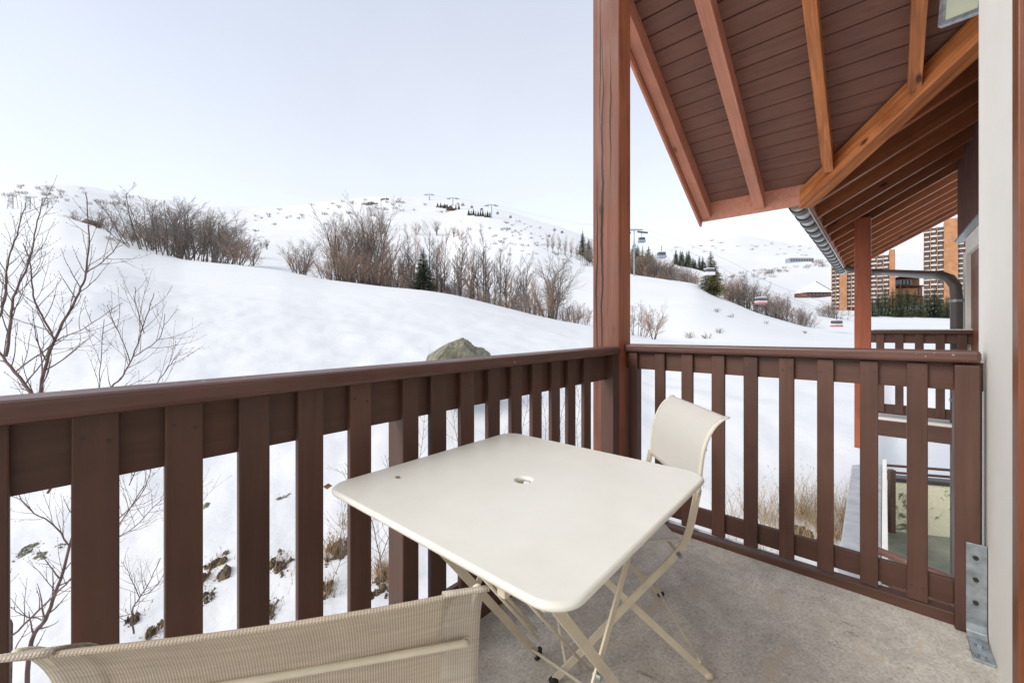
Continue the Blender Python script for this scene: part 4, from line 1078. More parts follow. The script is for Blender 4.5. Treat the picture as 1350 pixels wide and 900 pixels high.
# shrubs on the hill top at far left
for k in range(46):
    px = R.gauss(62, 30) if k < 34 else R.uniform(115,200)
    py = R.uniform(246,268) if k < 34 else R.uniform(260,272)
    if px < 8 or px > 210: continue
    g = onground(px, max(py, float(np.interp(px, cols, c2y))+2), 110)
    if g: put('bush', k, px, g.y, R.uniform(3,6.5), 'dark bush on the hilltop at the far left', 'bush', 'bushes on the far left hilltop', wide=1.4, name='bush')
# distant hedge lines on the right hand hill
for k in range(44):
    px = R.uniform(960,1095); py = 377-(px-960)*.16+R.gauss(0,4)-8
    g = onground(px, py, 300)
    if g: put('bush', k, px, g.y, R.uniform(3,5.5), 'speck of dark scrub on the far village hillside', 'bush', 'scrub on the far village hillside', wide=1.8, name='bush')

for k in range(34):
    px = R.uniform(885,1090); py = float(np.interp(px, cols, c3y))+R.uniform(3,22)
    g = onground(px, py, 900)
    if g: put('low', k, px, g.y, R.uniform(1,2.2), 'distant rock speck on the hazy mountain', 'rock', 'rock specks on the far mountain', wide=3.0)
# young shoots near the boulder and further saplings
def sapling(name, label, px, D, hpx, seed, lean=0, n=7, mat='near_bark', r0=.007):
    r = random.Random(seed); g = stand(px, D); h = hpx/F*D; mb = MB()
    pts = [Vector((lean*h*(t**1.5), 0, h*t)) for t in (0,.25,.5,.75,1)]
    pts = [p+Vector((r.gauss(0,.012)*h, r.gauss(0,.012)*h, 0)) for p in pts]; pts[0] = Vector((0,0,-.05))
    mb.tube(pts, [r0, r0*.8, r0*.6, r0*.4, r0*.2], 4, False)
    for k in range(n):
        t = .25+.65*k/n; i = min(int(t*4), 3); p = pts[i].lerp(pts[i+1], t*4-i); s = (1 if k % 2 else -1)
        d = Vector((s*r.uniform(.5,.9), r.uniform(-.6,.6), r.uniform(.6,1))).normalized(); L = h*r.uniform(.15,.38)*(1.2-t)
        mb.tube([p, p+d*L*.5, p+(d+Vector((0,0,.35))).normalized()*L], [r0*.4, r0*.3, r0*.12], 3, False)
    o = link(name, mb, M[mat], None, g); tag(o, label, 'sapling'); return o
sapling('sapling', 'thin bare sapling standing just left of the lichen boulder', 565, 11.5, 88, 1, .02, 8)
sapling('sapling', 'second thin twig leaning beside the lichen boulder', 577, 11.8, 60, 2, .10, 3)
sapling('sapling', 'short twig further left of the lichen boulder', 528, 11, 40, 3, .12, 3)
sapling('sapling', 'small bare twig on the snow left of the boulder saplings', 455, 13, 30, 4, .1, 4)
sapling('stake', 'pair of thin stalks out on the middle of the snowfield', 204, 40, 26, 5, .0, 1)

# ------------------------------------------------------------------ near bare tree on the left
def near_tree(name, label, guides, seed, depth_fn, base_px):
    r = random.Random(seed); g0 = P(base_px[0], base_px[1], base_px[2]); root = thing(name, label, 'tree', g0)
    tr = MB(); tw = MB(); bud = MB()
    def shoot(p, d, L, rad, lev):
        seg = 6 if lev < 2 else 4; pts = [p]; q = p.copy(); dd = d.copy()
        for i in range(seg):
            dd = (dd+rv(r)*.13+Vector((0,0,.10))).normalized(); q = q+dd*L/seg; pts.append(q.copy())
        rs = [rad*(1-.75*i/seg) for i in range(seg+1)]
        tw.tube(pts, rs, 4, False)
        nb = int(L/.05)
        for b in range(nb):      # buds sit alternately along the shoot
            t = (b+.5)/nb; i = min(int(t*seg), seg-1); pp = pts[i].lerp(pts[i+1], t*seg-i)
            if t > .35: bud.ball(pp+rv(r)*rad*1.1, .0026, 5, 3, (.8,.8,1.5))
        bud.ball(pts[-1], .0028, 5, 3, (.8,.8,1.8))
        if lev < 3 and L > .12:
            n = max(1, int(L/.12*r.uniform(.55,1.0)))
            for k in range(n):
                t = .2+.7*(k+r.random())/n; i = min(int(t*seg), seg-1); pp = pts[i].lerp(pts[i+1], t*seg-i)
                dv = (pts[i+1]-pts[i]).normalized(); sd = dv.cross(rv(r)).normalized(); a_ = r.uniform(.5,.85)
                shoot(pp, (dv*math.cos(a_)+sd*math.sin(a_)).normalized(), L*r.uniform(.3,.6)*(1.1-t*.6), rs[i]*.55+.0004, lev+1)
    for (pts2, D0, D1_, r0, r1, ns) in guides:
        n = len(pts2); pw = []
        for i, (x, y) in enumerate(pts2): pw.append(P(x, y, D0+(D1_-D0)*i/(n-1))-g0)
        sm = spl([tuple(v) for v in pw], 5); sm = [Vector(v) for v in sm]
        sm = [v+rv(r)*.004 for v in sm]
        rs = [r0+(r1-r0)*i/(len(sm)-1) for i in range(len(sm))]
        (tr if r0 > .011 else tw).tube(sm, rs, 7, False)
        ns = int(ns*2.1); r0 *= .85; r1 *= .85
        for k in range(ns):
            t = .12+.85*(k+r.random()*.6)/ns; i = min(int(t*(len(sm)-1)), len(sm)-2); pp = sm[i]; dv = (sm[i+1]-sm[i]).normalized()
            side = Vector((1 if k % 2 else -1, r.uniform(-.8,.8), .2)).normalized(); sd = (side-dv*side.dot(dv)).normalized()
            a_ = r.uniform(.55,.95)
            shoot(pp, (dv*math.cos(a_)+sd*math.sin(a_)).normalized(), r.uniform(.18,.48)*(1.25-t*.7), max(rs[i]*.5, .0022), 1)
    link('trunk', tr, M['near_bark'], root, smooth=True); link('twigs', tw, M['near_bark'], root); bo_ = link('buds', bud, M['bark'], root); bo_['kind'] = 'stuff'
    return root
G = [ ([(36,1010),(38,860),(59,817),(76,773),(92,720),(108,660),(118,600)], 3.3, 3.2, .017, .005, 8),
      ([(10,1010),(14,837),(9,813),(-2,760)], 3.2, 3.2, .014, .008, 3),
      ([(17,837),(60,795),(94,762),(150,700),(190,640)], 3.2, 3.0, .008, .003, 7),
      ([(20,640),(36,600),(50,560),(56,500),(72,447),(100,393),(113,360),(117,310),(113,255)], 3.2, 3.1, .016, .0028, 13),
      ([(50,530),(20,490),(-4,455),(-10,390)], 3.3, 3.4, .013, .006, 5),
      ([(72,447),(54,415),(44,390),(40,345),(30,320)], 3.1, 3.1, .007, .003, 6),
      ([(8,470),(14,420),(20,385),(36,352),(48,300),(56,262)], 3.0, 3.1, .010, .0025, 9),
      ([(-6,430),(6,395),(10,350),(22,310),(34,268)], 3.1, 3.1, .008, .0025, 8),
      ([(20,490),(55,465),(82,445),(112,432),(160,400)], 3.3, 3.0, .006, .002, 6),
      ([(113,360),(135,345),(156,322),(166,300)], 3.1, 3.1, .004, .002, 4),
      ([(62,650),(95,600),(140,520),(162,495),(175,470),(190,427),(203,387)], 3.2, 3.3, .009, .0024, 7),
      ([(175,470),(200,455),(213,440),(218,413)], 3.3, 3.3, .004, .002, 3),
      ([(190,440),(180,405),(178,378)], 3.3, 3.3, .0035, .002, 2),
      ([(172,480),(160,445),(150,425),(142,402)], 3.3, 3.3, .0035, .002, 3),
      ([(180,560),(208,505),(225,480),(240,463)], 3.3, 3.3, .004, .002, 4),
      ([(118,600),(130,540),(132,480),(138,420)], 3.2, 3.3, .004, .002, 5),
      ([(92,720),(70,690),(40,672),(16,640)], 3.2, 3.2, .006, .0025, 5),
      ([(59,817),(30,810),(14,800)], 3.3, 3.2, .004, .002, 2)]
near_tree('alder_tree', 'leafless reddish budded tree close outside the rail at far left', G, 5, None, (36,1010,3.3))
G2 = [([(176,835),(174,805),(186,785),(196,768),(212,735)], 4.6, 4.5, .010, .003, 7), ([(174,808),(160,812),(148,806)], 4.6, 4.5, .004, .002, 3),
      ([(185,788),(176,770),(168,752),(160,740)], 4.6, 4.6, .005, .002, 4), ([(186,785),(200,778),(214,760),(230,720)], 4.6, 4.5, .005, .002, 4)]
near_tree('sapling', 'small crooked sapling rooted in the snow below the second wide baluster', G2, 8, None, (176,840,4.62))
G3 = [([(262,700),(250,660),(240,630),(215,600)], 4.0, 3.9, .004, .002, 5), ([(170,640),(185,600),(176,560)], 3.6, 3.6, .004, .002, 6),
      ([(150,690),(180,660),(196,630),(205,580)], 3.6, 3.6, .005, .002, 7), ([(120,720),(170,700),(200,670),(225,650)], 3.6, 3.6, .005, .002, 6)]
near_tree('sapling', 'tangle of thin reddish shoots between the first balusters', G3, 9, None, (180,760,3.9))
G4 = [([(505,760),(498,720),(488,680),(470,640),(455,610)], 4.6, 4.4, .006, .002, 9), ([(500,740),(515,700),(520,660),(508,600)], 4.6, 4.5, .005, .002, 9),
      ([(440,760),(455,720),(452,680),(470,620)], 4.7, 4.6, .004, .002, 8), ([(560,700),(545,640),(556,590),(560,540)], 4.8, 4.7, .004, .002, 8),
      ([(600,640),(604,590),(598,550),(606,520)], 5.5, 5.5, .004, .002, 6)]
near_tree('shrub', 'thin bare shrub behind the balusters left of the table', G4, 10, None, (500,790,4.7))
G5 = [([(655,640),(660,590),(652,540),(662,510)], 6.5, 6.5, .004, .002, 7), ([(690,620),(688,570),(696,530),(690,500)], 6.5, 6.5, .004, .002, 7),
      ([(742,600),(738,560),(746,520),(740,490)], 6.5, 6.5, .004, .002, 7), ([(766,610),(760,570),(764,530),(758,500)], 6.3, 6.3, .004, .002, 7),
      ([(716,600),(720,560),(714,520)], 6.3, 6.3, .004, .002, 5)]
near_tree('shrub', 'fine twiggy shrub seen between the balusters beside the timber post', G5, 12, None, (715,660,6.6))

# ------------------------------------------------------------------ rocks, earth patches, dry grass
def blob(name, label, cat, loc, sc, seed, mat, rough=.35, sub=5, kind=None, freq=1.3, flat=0, facets=None):
    me = bpy.data.meshes.new(name)
    import bmesh
    bm = bmesh.new(); bmesh.ops.create_icosphere(bm, subdivisions=sub, radius=1)
    off = Vector((seed*7.3, seed*3.1, seed*1.7))
    for v in bm.verts:
        c = v.co.copy(); n = noise.fractal(c*freq+off, .9, 2.1, 6)
        cell = noise.cell(c*2.2+off) if False else 0
        rd = noise.ridged_multi_fractal(c*freq*.8+off, 1, 2, 4, 1, 2)*.08
        v.co = c*(1+n*rough+rd)
        if facets:
            for (pn, pd) in facets:
                e_ = v.co.dot(pn)-pd
                if e_ > 0: v.co -= pn*e_*.93
        if flat and v.co.z > flat: v.co.z = flat+(v.co.z-flat)*.3
    bm.to_mesh(me); bm.free(); me.materials.append(mat); me.polygons.foreach_set('use_smooth', [sub > 4]*len(me.polygons))
    o = bpy.data.objects.new(name, me); C.objects.link(o); o.location = loc; o.scale = sc; o.rotation_euler = (0,0,seed*1.3)
    tag(o, label, cat); return o
g = P(601, 478, 11.6); blob('boulder', 'big grey green lichen covered boulder behind the left railing', 'rock', (g.x-.03, g.y, g.z-.08), (-.98,.62,.80), 3.0, M['rock'], .28, 6, facets=[(Vector(n_).normalized(), d_) for n_, d_ in (((-.35,-.3,.9),.74),((.80,-.2,.55),.84),((.1,-.9,.35),.74),((-.9,-.4,.1),.9),((.6,-.7,-.1),.85),((-.75,-.1,.6),.82),((.3,-.4,.85),.80))])
g = P(645, 512, 9.5); blob('boulder', 'lower mossy rock showing under the top board beside the boulder', 'rock', g, (.42,.3,.22), 5.0, M['rock'], .3, 5)
EP = [(274,770,.34,.16,'bare earth streak breaking through the snow between the third and fourth baluster'),
      (290,742,.20,.12,'small upper clod of earth above the earth streak'),
      (262,800,.18,.12,'mossy lower end clod of the earth streak'),
      (368,752,.30,.16,'round grassy clod with snow on it left of the fifth baluster'),
      (372,657,.16,.03,'flat stone edge melting out of the snow, higher up'),
      (268,673,.12,.04,'small stone tip melting out of the snow'),
      (356,806,.24,.12,'brown turf edge just above the near chair back'),
      (438,740,.32,.22,'dark overhung hollow with dry grass left of the sixth baluster'),
      (432,780,.20,.20,'brown earth bank under the dark hollow'),
      (505,768,.40,.24,'mossy dark bank below the thin bare shrub'),
      (176,829,.11,.06,'ring of earth around the foot of the small sapling'),
      (206,837,.15,.09,'green tinged turf clump beside the small sapling'),
      (30,732,.25,.06,'flat grey stone in the snow between the leftmost balusters'),
      (62,738,.2,.05,'second flat stone near the leftmost balusters'),
      (576,690,.3,.1,'brown clod under the left edge of the table'),
      (1070,715,.5,.12,'earth patch under the dry reeds at the right railing')]
for k, (px, py, s, zs, lb) in enumerate(EP):
    g = onground(px, py, 3.2); stone = 'stone' in lb; n_ = 44; vs = []; fs = []; sx_ = s*.92; sy_ = s*1.0
    hgt = (.045 if stone else .07+zs*.26)
    off = Vector((k*3.7+2, k*1.9, 4.4))
    for i in range(n_+1):
        for j in range(n_+1):
            u = i/n_*2-1; v = j/n_*2-1; x = g.x+u*sx_; y = g.y+v*sy_
            nn = noise.fractal(Vector((u*1.5, v*1.5, 0))+off, .9, 2.1, 6)
            h = hgt*(.22-(u*u+v*v)*.95+nn*1.35)+.55*hgt*noise.noise(Vector((u*9, v*9, 1))+off)+.3*hgt*noise.noise(Vector((u*21, v*21, 1))+off)
            h = min(h, hgt*.9)
            vs.append((u*sx_, v*sy_, ground(x, y)-g.z+h))
    for i in range(n_):
        for j in range(n_):
            q_ = (i*(n_+1)+j, (i+1)*(n_+1)+j, (i+1)*(n_+1)+j+1, i*(n_+1)+j+1)
            fs.append(q_)
    o = link('flat_stone' if stone else 'earth_clod', MB().add(vs, fs), M['rock'] if stone else M['earth'], None, (g.x, g.y, g.z-.012))
    tag(o, lb, 'stone' if stone else 'earth')
# dry grass: loose tufts nobody could count
def grass(name, label, spots, mat, seed):
    r = random.Random(seed); mb = MB()
    for (px, py, D, n, h, w_) in spots:
        g = stand(px, D) if D else onground(px, py, 3.2)
        for k in range(n):
            b = g+Vector((r.gauss(0,w_), r.gauss(0,w_), 0)); b.z = ground(b.x, b.y)-.02
            L = h*r.uniform(.45,1.1); d = Vector((r.gauss(0,.22), r.gauss(0,.22), 1)).normalized(); bend = Vector((r.gauss(0,.5), r.gauss(0,.5), -.35))
            wv = Vector((r.uniform(-1,1), r.uniform(-1,1), 0)).normalized()*.0045; pts = []
            for s in range(5):
                t = s/4; pts.append(b+d*L*t+bend*L*.45*t*t)
            vs = []
            for s, p in enumerate(pts): vs += [p-wv*(1-s/4.3), p+wv*(1-s/4.3)]
            mb.add(vs, [(2*s,2*s+1,2*s+3,2*s+2) for s in range(4)])
            if r.random() < .3:
                e_ = pts[-1]; mb.add([e_-wv*2, e_+wv*2, e_+Vector((0,0,.05))+bend*.03], [(0,1,2)])
    o = link(name, mb, mat); o['kind'] = 'stuff'; o['label'] = label; return o
SP = []
for (px, D, n, h) in [(962,7.0,46,1.0),(950,6.8,25,.7),(1000,7.2,60,1.0),(1012,6.6,40,.8),(1030,7.0,70,1.0),(1050,7.3,110,1.0),(1060,6.6,80,.9),(1070,7.2,100,1.0),(1090,6.9,60,.8),(1104,6.9,100,1.1),(1115,7.2,70,1.0),(1020,5.9,60,.35),(1050,5.6,60,.3),(985,6.1,40,.3),(1085,5.6,70,.3),(905,8,14,.6),(850,7.5,24,.7)]:
    SP.append((px, 0, D, n, h, .13))
grass('dry_grass', 'tall dry straw coloured reeds behind the right railing', SP, M['drygrass'], 3)
SP = [(px, py, 0, n, h, .09) for (px, py, n, h) in [(438,735,160,.36),(430,780,110,.25),(505,760,200,.36),(520,775,110,.3),(368,750,90,.14),(274,770,80,.11),(288,740,50,.12),(206,835,40,.12),(176,826,16,.10),(356,806,40,.16),(576,690,40,.25),(395,760,20,.2),(455,700,50,.3)]]
grass('dry_grass', 'dead grass around the earth clods below the left railing', SP, M['drygrass'], 6)

# ------------------------------------------------------------------ yard and retaining wall at lower right
YD = thing('retaining_wall', 'low thick wall with grey concrete cap running away below the right railing', 'wall', P(1135,690,5.5))
q = [P(1104,745,4.55), P(1162,745,4.55), P(1163,611,7.95), P(1123,612,7.95)]
bo = Vector(YD.location)
top = [v for v in q]; bot = [Vector((v.x, v.y, -3.6)) for v in q]
mb = MB().add([v-bo for v in top+bot], [(0,1,2,3),(4,7,6,5),(0,4,5,1),(1,5,6,2),(2,6,7,3),(3,7,4,0)])
M['grey_cap'] = m_plain('grey_concrete_cap', (.42,.43,.44), .9, .18, 5, 0, .4, bdist=.01)
link('wall_cap', mb, M['grey_cap'], YD, bevel=.02)
q2 = [P(1162.5,735,4.72), P(1171,735,4.70), P(1169,607,7.9), P(1163.5,607,7.95)]
mb = MB().add([v-bo+Vector((0,0,.03)) for v in q2]+[Vector((v.x,v.y,-3.6))-bo for v in q2], [(0,1,2,3),(4,7,6,5),(0,4,5,1),(1,5,6,2),(2,6,7,3),(3,7,4,0)])
link('wall_facing', mb, M['render'], YD, bevel=.01)
YW = thing('yard_wall', 'stained cream yard wall with dark coping beyond the retaining wall', 'wall', P(1215,660,8.3))
bo = Vector(YW.location)
l0 = P(1168,628,8.55); l1 = P(1330,655,8.0)
def vbox(p0, p1, z0, z1, th, ext=0):
    d = (p1-p0); d.z = 0; d.normalize(); n_ = Vector((-d.y, d.x, 0))*th/2
    a_ = [Vector((p.x, p.y, 0)) for p in (p0-n_, p1-n_, p1+n_, p0+n_)]
    return MB().add([v+Vector((0,0,z0))-bo for v in a_]+[v+Vector((0,0,z1))-bo for v in a_], [(3,2,1,0),(4,5,6,7),(0,1,5,4),(1,2,6,5),(2,3,7,6),(3,0,4,7)])
link('wall', vbox(l0, l1, -4, l0.z-.06, .2), M['mossy'], YW, bevel=.01)
link('coping', vbox(l0, l1, l0.z-.058, l0.z+.02, .26), M['dark_metal'], YW, bevel=.01)
for zz in (.10, .24):
    link('rail_bar', MB().tube([Vector((l0.x,l0.y,l0.z+zz))-bo, Vector((l1.x,l1.y,l0.z+zz))-bo], .028, 8), M['railX'], YW)
pp = P(1175.5, 620, 8.2)
link('rail_post', MB().box(-.05,.05,-.04,.04,-.9,.16).__class__().box(pp.x-.05-bo.x, pp.x+.05-bo.x, pp.y-.04-bo.y, pp.y+.04-bo.y, l0.z-1.0-bo.z, l0.z+.27-bo.z), M['railZ'], YW, bevel=.006)
M['yardfloor'] = m_plain('wet_green_concrete', (.24,.24,.18), .5, .45, 1.2, 0, .3, bdist=.02)
mb = MB(); z0 = -3.05
mb.add([(x, y, z) for z in (z0, z0-.2) for (x, y) in ((5.2,4.0),(12,4.0),(12,8.9),(7.6,8.9))], [(0,1,2,3),(7,6,5,4),(0,4,5,1),(1,5,6,2),(2,6,7,3),(3,7,4,0)])
yf = link('yard_floor', mb, M['yardfloor']); struct(yf); yf['label'] = 'wet greenish yard floor below the right railing'
PR = thing('lower_rail', 'round brown handrail of the storey below, seen through the right railing', 'railing', P(1215,745,4.5))
bo = Vector(PR.location)
link('handrail', MB().tube([P(1150,722,4.75)-bo, P(1300,781,4.1)-bo], .04, 10), M['handrail'], PR, smooth=True)
link('ledge', MB().beam(P(1150,736,4.75)-bo, P(1300,800,4.1)-bo, .22, .05), M['white_metal'], PR, bevel=.004)
link('board', MB().beam(P(1150,755,4.75)-bo, P(1300,822,4.1)-bo, .04, .12), M['railX'], PR, bevel=.004)

# ------------------------------------------------------------------ village
def MBb(a, b, bays, f, dy, z, fh):
    # one storey's balcony fronts, broken at each bay and stepped alternately
    m_ = MB()
    for k in range(bays):
        u0 = a+(b-a)*k/bays; u1 = a+(b-a)*(k+1)/bays; st = .5 if (k+f) % 2 else 0
        m_.box(u0+.25, u1-.25-(u1-u0)*.18*((k+f) % 2), dy-1.5+st, dy+.02, z+.02, z+fh*(.26+.10*(k % 2)))
    return m_
def tower(name, label, segs, ybase, ytop, D, floors, skew=0):
    # segs: (px0, px1, kind, extra depth); kinds: 'grid' balconies, 'wall' plain cladding
    x0 = (segs[0][0]-CX)/F*D; th_ = math.atan2(x0, D); root = thing(name, label, 'tower block', (x0, D, hz(ybase, D)-2), -th_); root.scale = (math.cos(th_), 1, 1)
    H = (ybase-ytop)/F*D+2; fh = (H-2)/floors
    for (p0, p1, kd, dy, dh) in segs:
        a = (p0-CX)/F*D-x0; b = (p1-CX)/F*D-x0; h = H+dh
        link('wall', MB().box(a, b, dy, dy+14, 0, h), M['tower'] if kd == 'wall' else M['recess'], root)
        if kd != 'grid': continue
        nf = int((h-2)/fh); bays = max(2, int(round((b-a)/4.2))); slabs = MB()
        for f in range(nf):
            z = 2+f*fh
            link('balcony', MBb(a, b, bays, f, dy, z, fh), M['tower_rail'], root)
        mbf = MB()
        for k in range(bays+1):
            xx = a+(b-a)*k/bays; mbf.box(xx-.25, xx+.25, dy-1.45, dy+.05, 0, h+.3)
        link('partition_fins', mbf, M['tower'], root)
        for f in range(nf):
            if f*bays > 95: break
            for k in range(bays):
                z = 2+f*fh; u0 = a+(b-a)*(k+.22)/bays; u1 = a+(b-a)*(k+.8)/bays
                if f*bays+k < 98: link('window', MB().box(u0, u1, dy-.12, dy+.1, z+fh*.42, z+fh*.86), M['glass'], root)
    return root
tower('apartment_tower', 'tall orange timber clad tower with white balconies, rightmost of the resort towers', [(1218,1244,'grid',0,0),(1244,1261,'wall',-2,4),(1261,1290,'grid',1,-8)], 408, 302, 250, 17)
tower('apartment_tower', 'dark windowed tower section right behind the orange column', [(1140,1172,'grid',3,0),(1172,1179,'wall',1,3)], 410, 338, 262, 13)
tower('apartment_tower', 'narrow left tower seen beside the orange column under the gutter', [(1096.5,1107,'grid',0,0),(1107,1116,'wall',-2,-3),(1116,1128,'grid',1,-6)], 405, 343, 240, 12)
LB = thing('resort_building', 'low resort building with stepped orange storeys between the two towers', 'building', P(1180,408,275))
bo = Vector(LB.location); D = 275; s = D/F
for (p0, p1, y0, y1, dy, mt) in [(1178,1222,392,408,0,'tower'),(1178,1222,378,390,3,'tower'),(1186,1222,366,377,5,'tower'),(1178,1204,381,389,-3,'tower')]:
    link('storey', MB().box((p0-1180)*s, (p1-1180)*s, dy, dy+12, (408-y1)*s, (408-y0)*s), M[mt], LB)
for (p0, p1, y0) in [(1176,1223,391.4),(1177,1223,377.6),(1185,1223,365.6)]:
    link('roof', MB().box((p0-1180)*s, (p1-1180)*s, -4, 18, (408-y0)*s, (408-y0)*s+.5), M['recess'], LB)
for k in range(8): link('window', MB().box((1186+k*4.4-1180)*s, (1189+k*4.4-1180)*s, -.15 if k < 4 else 2.8, 6, (408-387)*s if k > 3 else (408-375)*s, (408-381)*s if k > 3 else (408-369)*s), M['glass'], LB)
for k in range(7): link('window', MB().box((1182+k*5.4-1180)*s, (1186+k*5.4-1180)*s, -.2, .5, (408-404)*s, (408-397)*s), M['glass'], LB)
# chalet
CHL = thing('chalet', 'snow roofed pyramid chalet left of the apartment towers', 'building', P(1079,392,210)); s = 210/F
link('wall', MB().box(-16*s, 17*s, 0, 9, 1.2*s, 7*s), M['recess'], CHL)
for k in range(6): link('window', MB().box((-13+k*5)*s, (-10+k*5)*s, -.1, .3, 2.5*s, 5.5*s), M['glass'], CHL)
mb = MB().add([(-16*s,-1.5,7*s),(17*s,-1.5,7*s),(17*s,10,7*s),(-16*s,10,7*s),(4*s,4,22*s)], [(0,1,4),(1,2,4),(2,3,4),(3,0,4),(3,2,1,0)])
link('roof', mb, M['snowcap'], CHL)
mb = MB().beam((4*s,3.9,22.3*s), (17*s,-1.5,7.2*s), .35, .3); link('roof_edge', mb, M['dark_metal'], CHL)
# long block on the far hill
FB = thing('hill_building', 'long grey building on the shoulder of the far hill', 'building', P(1041,346,860)); s = 860/F
link('wall', MB().box(0, 32*s, 0, 14, -3, 6*s), M['cabin_grey'], FB); link('roof', MB().box(-1, 32*s+1, -2, 16, 6*s, 6*s+1.2), M['snowcap'], FB)
for k in range(9): link('window', MB().box((1.5+k*3.4)*s, (3.6+k*3.4)*s, -.4, 1, 2*s, 4*s), M['glass'], FB)
# hut and rocks on the near skyline
g = onground(594, 279, 100) or stand(594, 340)
HT = thing('hut', 'little brown pitched roof hut below the skyline rocks', 'hut', (g.x, g.y, g.z)); s = g.y/F
link('wall', MB().box(-4.5*s, 4.5*s, 0, 6, -1, 2.2*s), M['recess'], HT)
link('roof', MB().add([(-6*s,-.8,2*s),(6*s,-.8,2*s),(6*s,7,2*s),(-6*s,7,2*s),(0,-.8,7*s),(0,7,7*s)], [(0,1,4),(2,3,5),(1,2,5,4),(3,0,4,5),(0,3,2,1)]), M['dark_metal'], HT)
for (px, py, sx_, sy_, sz_, sd, lb) in [(584,274,8.5,6,4.2,21,'brown rock outcrop with green tufts on the skyline behind the hut'),(488,270,9,6,2.6,22,'slanting dark rock ledge on the skyline left of the chairlift masts'),(508,264,5,4,1.8,23,'upper end of the slanting rock ledge on the skyline')]:
    g = onground(px, py, 150) or stand(px, 330); s = g.y/F
    mb = MB(); rr = random.Random(sd)
    for q_ in range(16):
        u = rr.uniform(-1,1); w0 = rr.uniform(.12,.34)*sx_*s; h0 = sz_*s*(1-abs(u)**1.5)*rr.uniform(.5,1.1)+.4
        cx_ = u*sx_*s; cy_ = rr.uniform(-2.5,2.5); zz_ = ground(g.x+cx_, g.y+cy_)-g.z
        nn_ = 7; ring = [(cx_+w0*math.cos(2*math.pi*k_/nn_)*rr.uniform(.7,1.2), cy_+2*math.sin(2*math.pi*k_/nn_)*rr.uniform(.7,1.2)) for k_ in range(nn_)]
        vs = [(x, y, zz_-2) for x, y in ring]+[(cx_+(x-cx_)*.8, cy_+(y-cy_)*.8, zz_+h0*rr.uniform(.45,.8)) for x, y in ring]+[(cx_+rr.uniform(-.3,.3)*w0, cy_, zz_+h0)]
        mb.add(vs, [(k_, (k_+1)%nn_, nn_+(k_+1)%nn_, nn_+k_) for k_ in range(nn_)]+[(nn_+k_, nn_+(k_+1)%nn_, 2*nn_) for k_ in range(nn_)])
    o = link('rock_outcrop', mb, M['cliff'], None, (g.x, g.y, g.z)); tag(o, lb, 'rock')
for k, px in enumerate(np.arange(618, 648, 3.1)):
    g = onground(px, 284+(px-618)*.12, 120)
    if g: put('fir', k, px, g.y, R.uniform(7,9.5), 'tiny dark fir in the short row on the upper slope', 'tree', 'short row of firs on the upper slope')
for k, px in enumerate([577,581,586,590,595,601,605]):
    g = onground(px, 274+(px-577)*.1, 120)
    if g: put('fir', k, px, g.y, R.uniform(6,8), 'tiny fir beside the skyline rock outcrop', 'tree', 'tiny firs beside the skyline rocks')

# ------------------------------------------------------------------ chairlift
def mast(label, px, ytop, D, arm=3.0, hpx=None):
    t = P(px, ytop, D); g = stand(px, D).z
    if hpx: g = min(g, t.z-hpx/F*D)
    o = thing('lift_pylon', label, 'pylon', (t.x, t.y, g-1)); h = t.z-g+1; k = D/300
    link('mast', MB().tube([(0,0,0),(0,0,h)], [.45*max(.5,k), .30*max(.5,k)], 8), M['pylon'], o)
    link('cross_arm', MB().beam((-arm,0,h), (arm,0,h), .35, .4), M['pylon'], o)
    for s_ in (-1, 1): link('sheave_train', MB().beam((s_*arm-1.6,0,h-.6), (s_*arm+1.6,0,h-.9), .3, .45), M['dark_metal'], o)
    return o
mast('small lift pylon on the skyline, leftmost of the row', 566, 256, 370)
mast('lift pylon standing right above the brown hut', 597, 261, 345, 3.6, 22)
mast('tall lift pylon on the open upper slope, right of the hut', 648, 270, 290, 3.4, 27)
mast('big grey lift pylon right beside the timber post', 836, 303, 125, 2.6, 45)
cab = []
CP1 = [P(560,257,380), P(597,261,345), P(648,270,290), P(745,291,190), P(836,302,125), P(935,337,97), P(1003,372,85), P(1105,408,78)]
for (dx, lb) in ((-2.2, 'left running'), (2.2, 'right running')):
    pts = [p+Vector((dx, 0, -.2)) for p in CP1]; sp_ = [Vector(v) for v in spl([tuple(p) for p in pts], 6)]
    o = link('lift_cable', MB().tube(sp_, .028, 4), M['cable']); tag(o, 'thin steel haul rope of the chairlift, %s side' % lb.split()[0], 'cable')
def cabin(px, py, D, wpx, colr, label, y_cable=None):
    p = P(px, py, D); w_ = wpx/F*D; o = thing('lift_cabin', label, 'gondola', (p.x, p.y, p.z)); h = w_*.8
    link('cabin_body', MB().box(-w_/2, w_/2, -w_*.4, w_*.4, -h*(.5 if colr != 'red' else .26), -h*.08), M['cabin_white' if colr == 'red' else colr], o, bevel=w_*.05)
    if colr == 'red': link('cabin_skirt', MB().box(-w_*.46, w_*.46, -w_*.37, w_*.37, -h*.5, -h*.262), M['red'], o, bevel=w_*.04)
    link('cabin_glass', MB().box(-w_*.44, w_*.44, -w_*.36, w_*.36, -h*.08, h*.34), M['glass'], o, bevel=w_*.1)
    link('cabin_roof', MB().box(-w_*.46, w_*.46, -w_*.38, w_*.38, h*.34, h*.46), M['cabin_white'], o, bevel=w_*.04)
    link('hanger', MB().tube([(0,0,h*.45),(0,0,h*1.25),(w_*.12,0,h*1.4)], w_*.035, 6), M['dark_metal'], o)
cabin(872,336,112,11,'cabin_grey','grey gondola cabin hanging right of the big pylon')
cabin(935,358,97,12,'cabin_white','white and dark gondola cabin in front of the bushy conifer')
cabin(1003,396,85,12,'red','red bottomed gondola cabin in front of the village tree row')
cabin(1103,426,76,12,'red','low red gondola cabin beside the orange column')
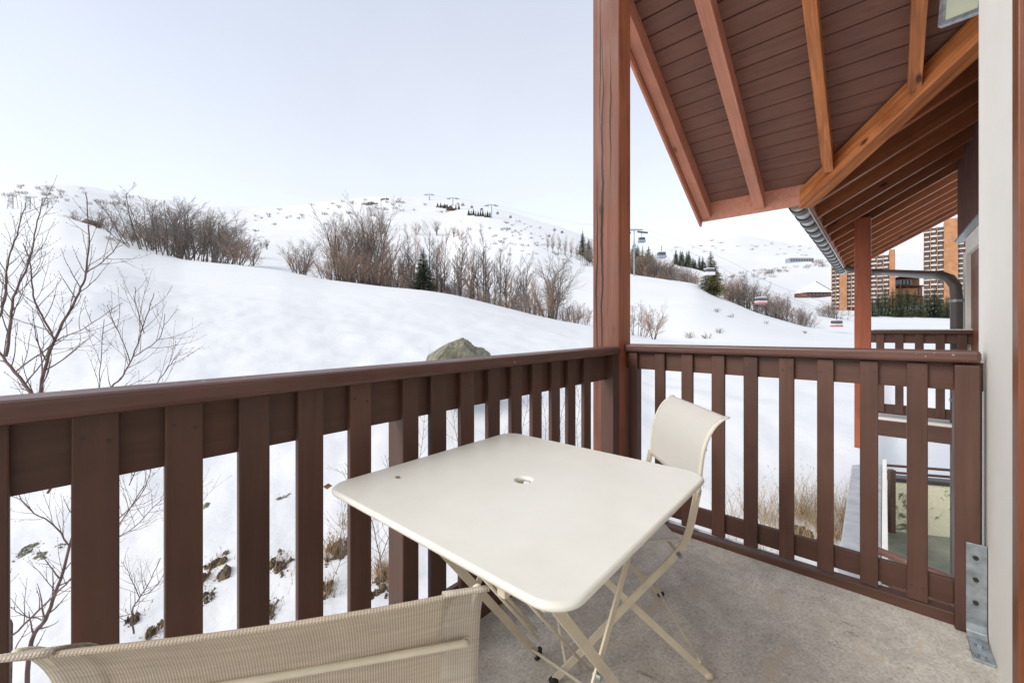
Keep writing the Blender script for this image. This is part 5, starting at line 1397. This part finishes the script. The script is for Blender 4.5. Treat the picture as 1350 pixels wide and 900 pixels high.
cabin(846,316,124,9,'cabin_grey','grey gondola cabin hanging directly under the big pylon arm')
for k, (px, py, D) in enumerate([(610,270,330),(622,273,318),(635,276,305),(656,281,285),(673,286,270),(731,303,200),(741,306,192),(724,311,205)]):
    cabin(px, py, D, 3.8, 'cabin_grey', 'small distant grey chair on the upper lift line', None)
for o in [x for x in bpy.data.objects if x.get('label') == 'small distant grey chair on the upper lift line']: o['group'] = 'distant chairs on the upper lift line'
# lattice masts at far left
def lattice(px, ytop, D, label):
    t = P(px, ytop, D); g = stand(px, D).z; h = max(t.z-g, 4); o = thing('lattice_mast', label, 'pylon', (t.x, t.y, g)); mb = MB()
    for sx_ in (-1,1):
        for sy_ in (-1,1): mb.beam((sx_*1.0, sy_*1.0, -.5), (sx_*.6, sy_*.6, h), .14, .14)
    for k in range(6):
        z0, z1 = h*k/6, h*(k+1)/6; sg = 1 if k % 2 else -1
        mb.beam((-1*sg, -1, z0), (1*sg, -1, z1), .14, .14); mb.beam((-1, -1, z1), (1, -1, z1), .14, .14)
    link('lattice', mb, M['pylon'], o); link('cross_arm', MB().beam((-2.6,0,h), (2.6,0,h), .25, .25), M['pylon'], o)
lattice(17, 257, 160, 'lattice mast at the left edge of the hilltop')
lattice(63, 262, 165, 'lattice mast standing in front of the hilltop bushes')
lattice(40, 260, 158, 'lattice mast between the other two on the far left')
g = stand(116, 106); HB = thing('hut', 'small dark roofed hut by the hedge line on the far left', 'hut', (g.x, g.y, g.z))
s = 106/F
link('wall', MB().box(-5*s, 5*s, 0, 2.5, -.5, 5*s), M['recess'], HB)
link('roof', MB().add([(-7*s,-.5,5*s),(7*s,-.5,5*s),(7*s,3,5*s),(-7*s,3,5*s),(0,-.5,10*s),(0,3,10*s)], [(0,1,4),(2,3,5),(1,2,5,4),(3,0,4,5),(0,3,2,1)]), M['dark_metal'], HB)
# tidy helper properties, drop prototypes that were not used
for o in list(bpy.data.objects):
    if '_o' in o: del o['_o']
    if '_h' in o: del o['_h']
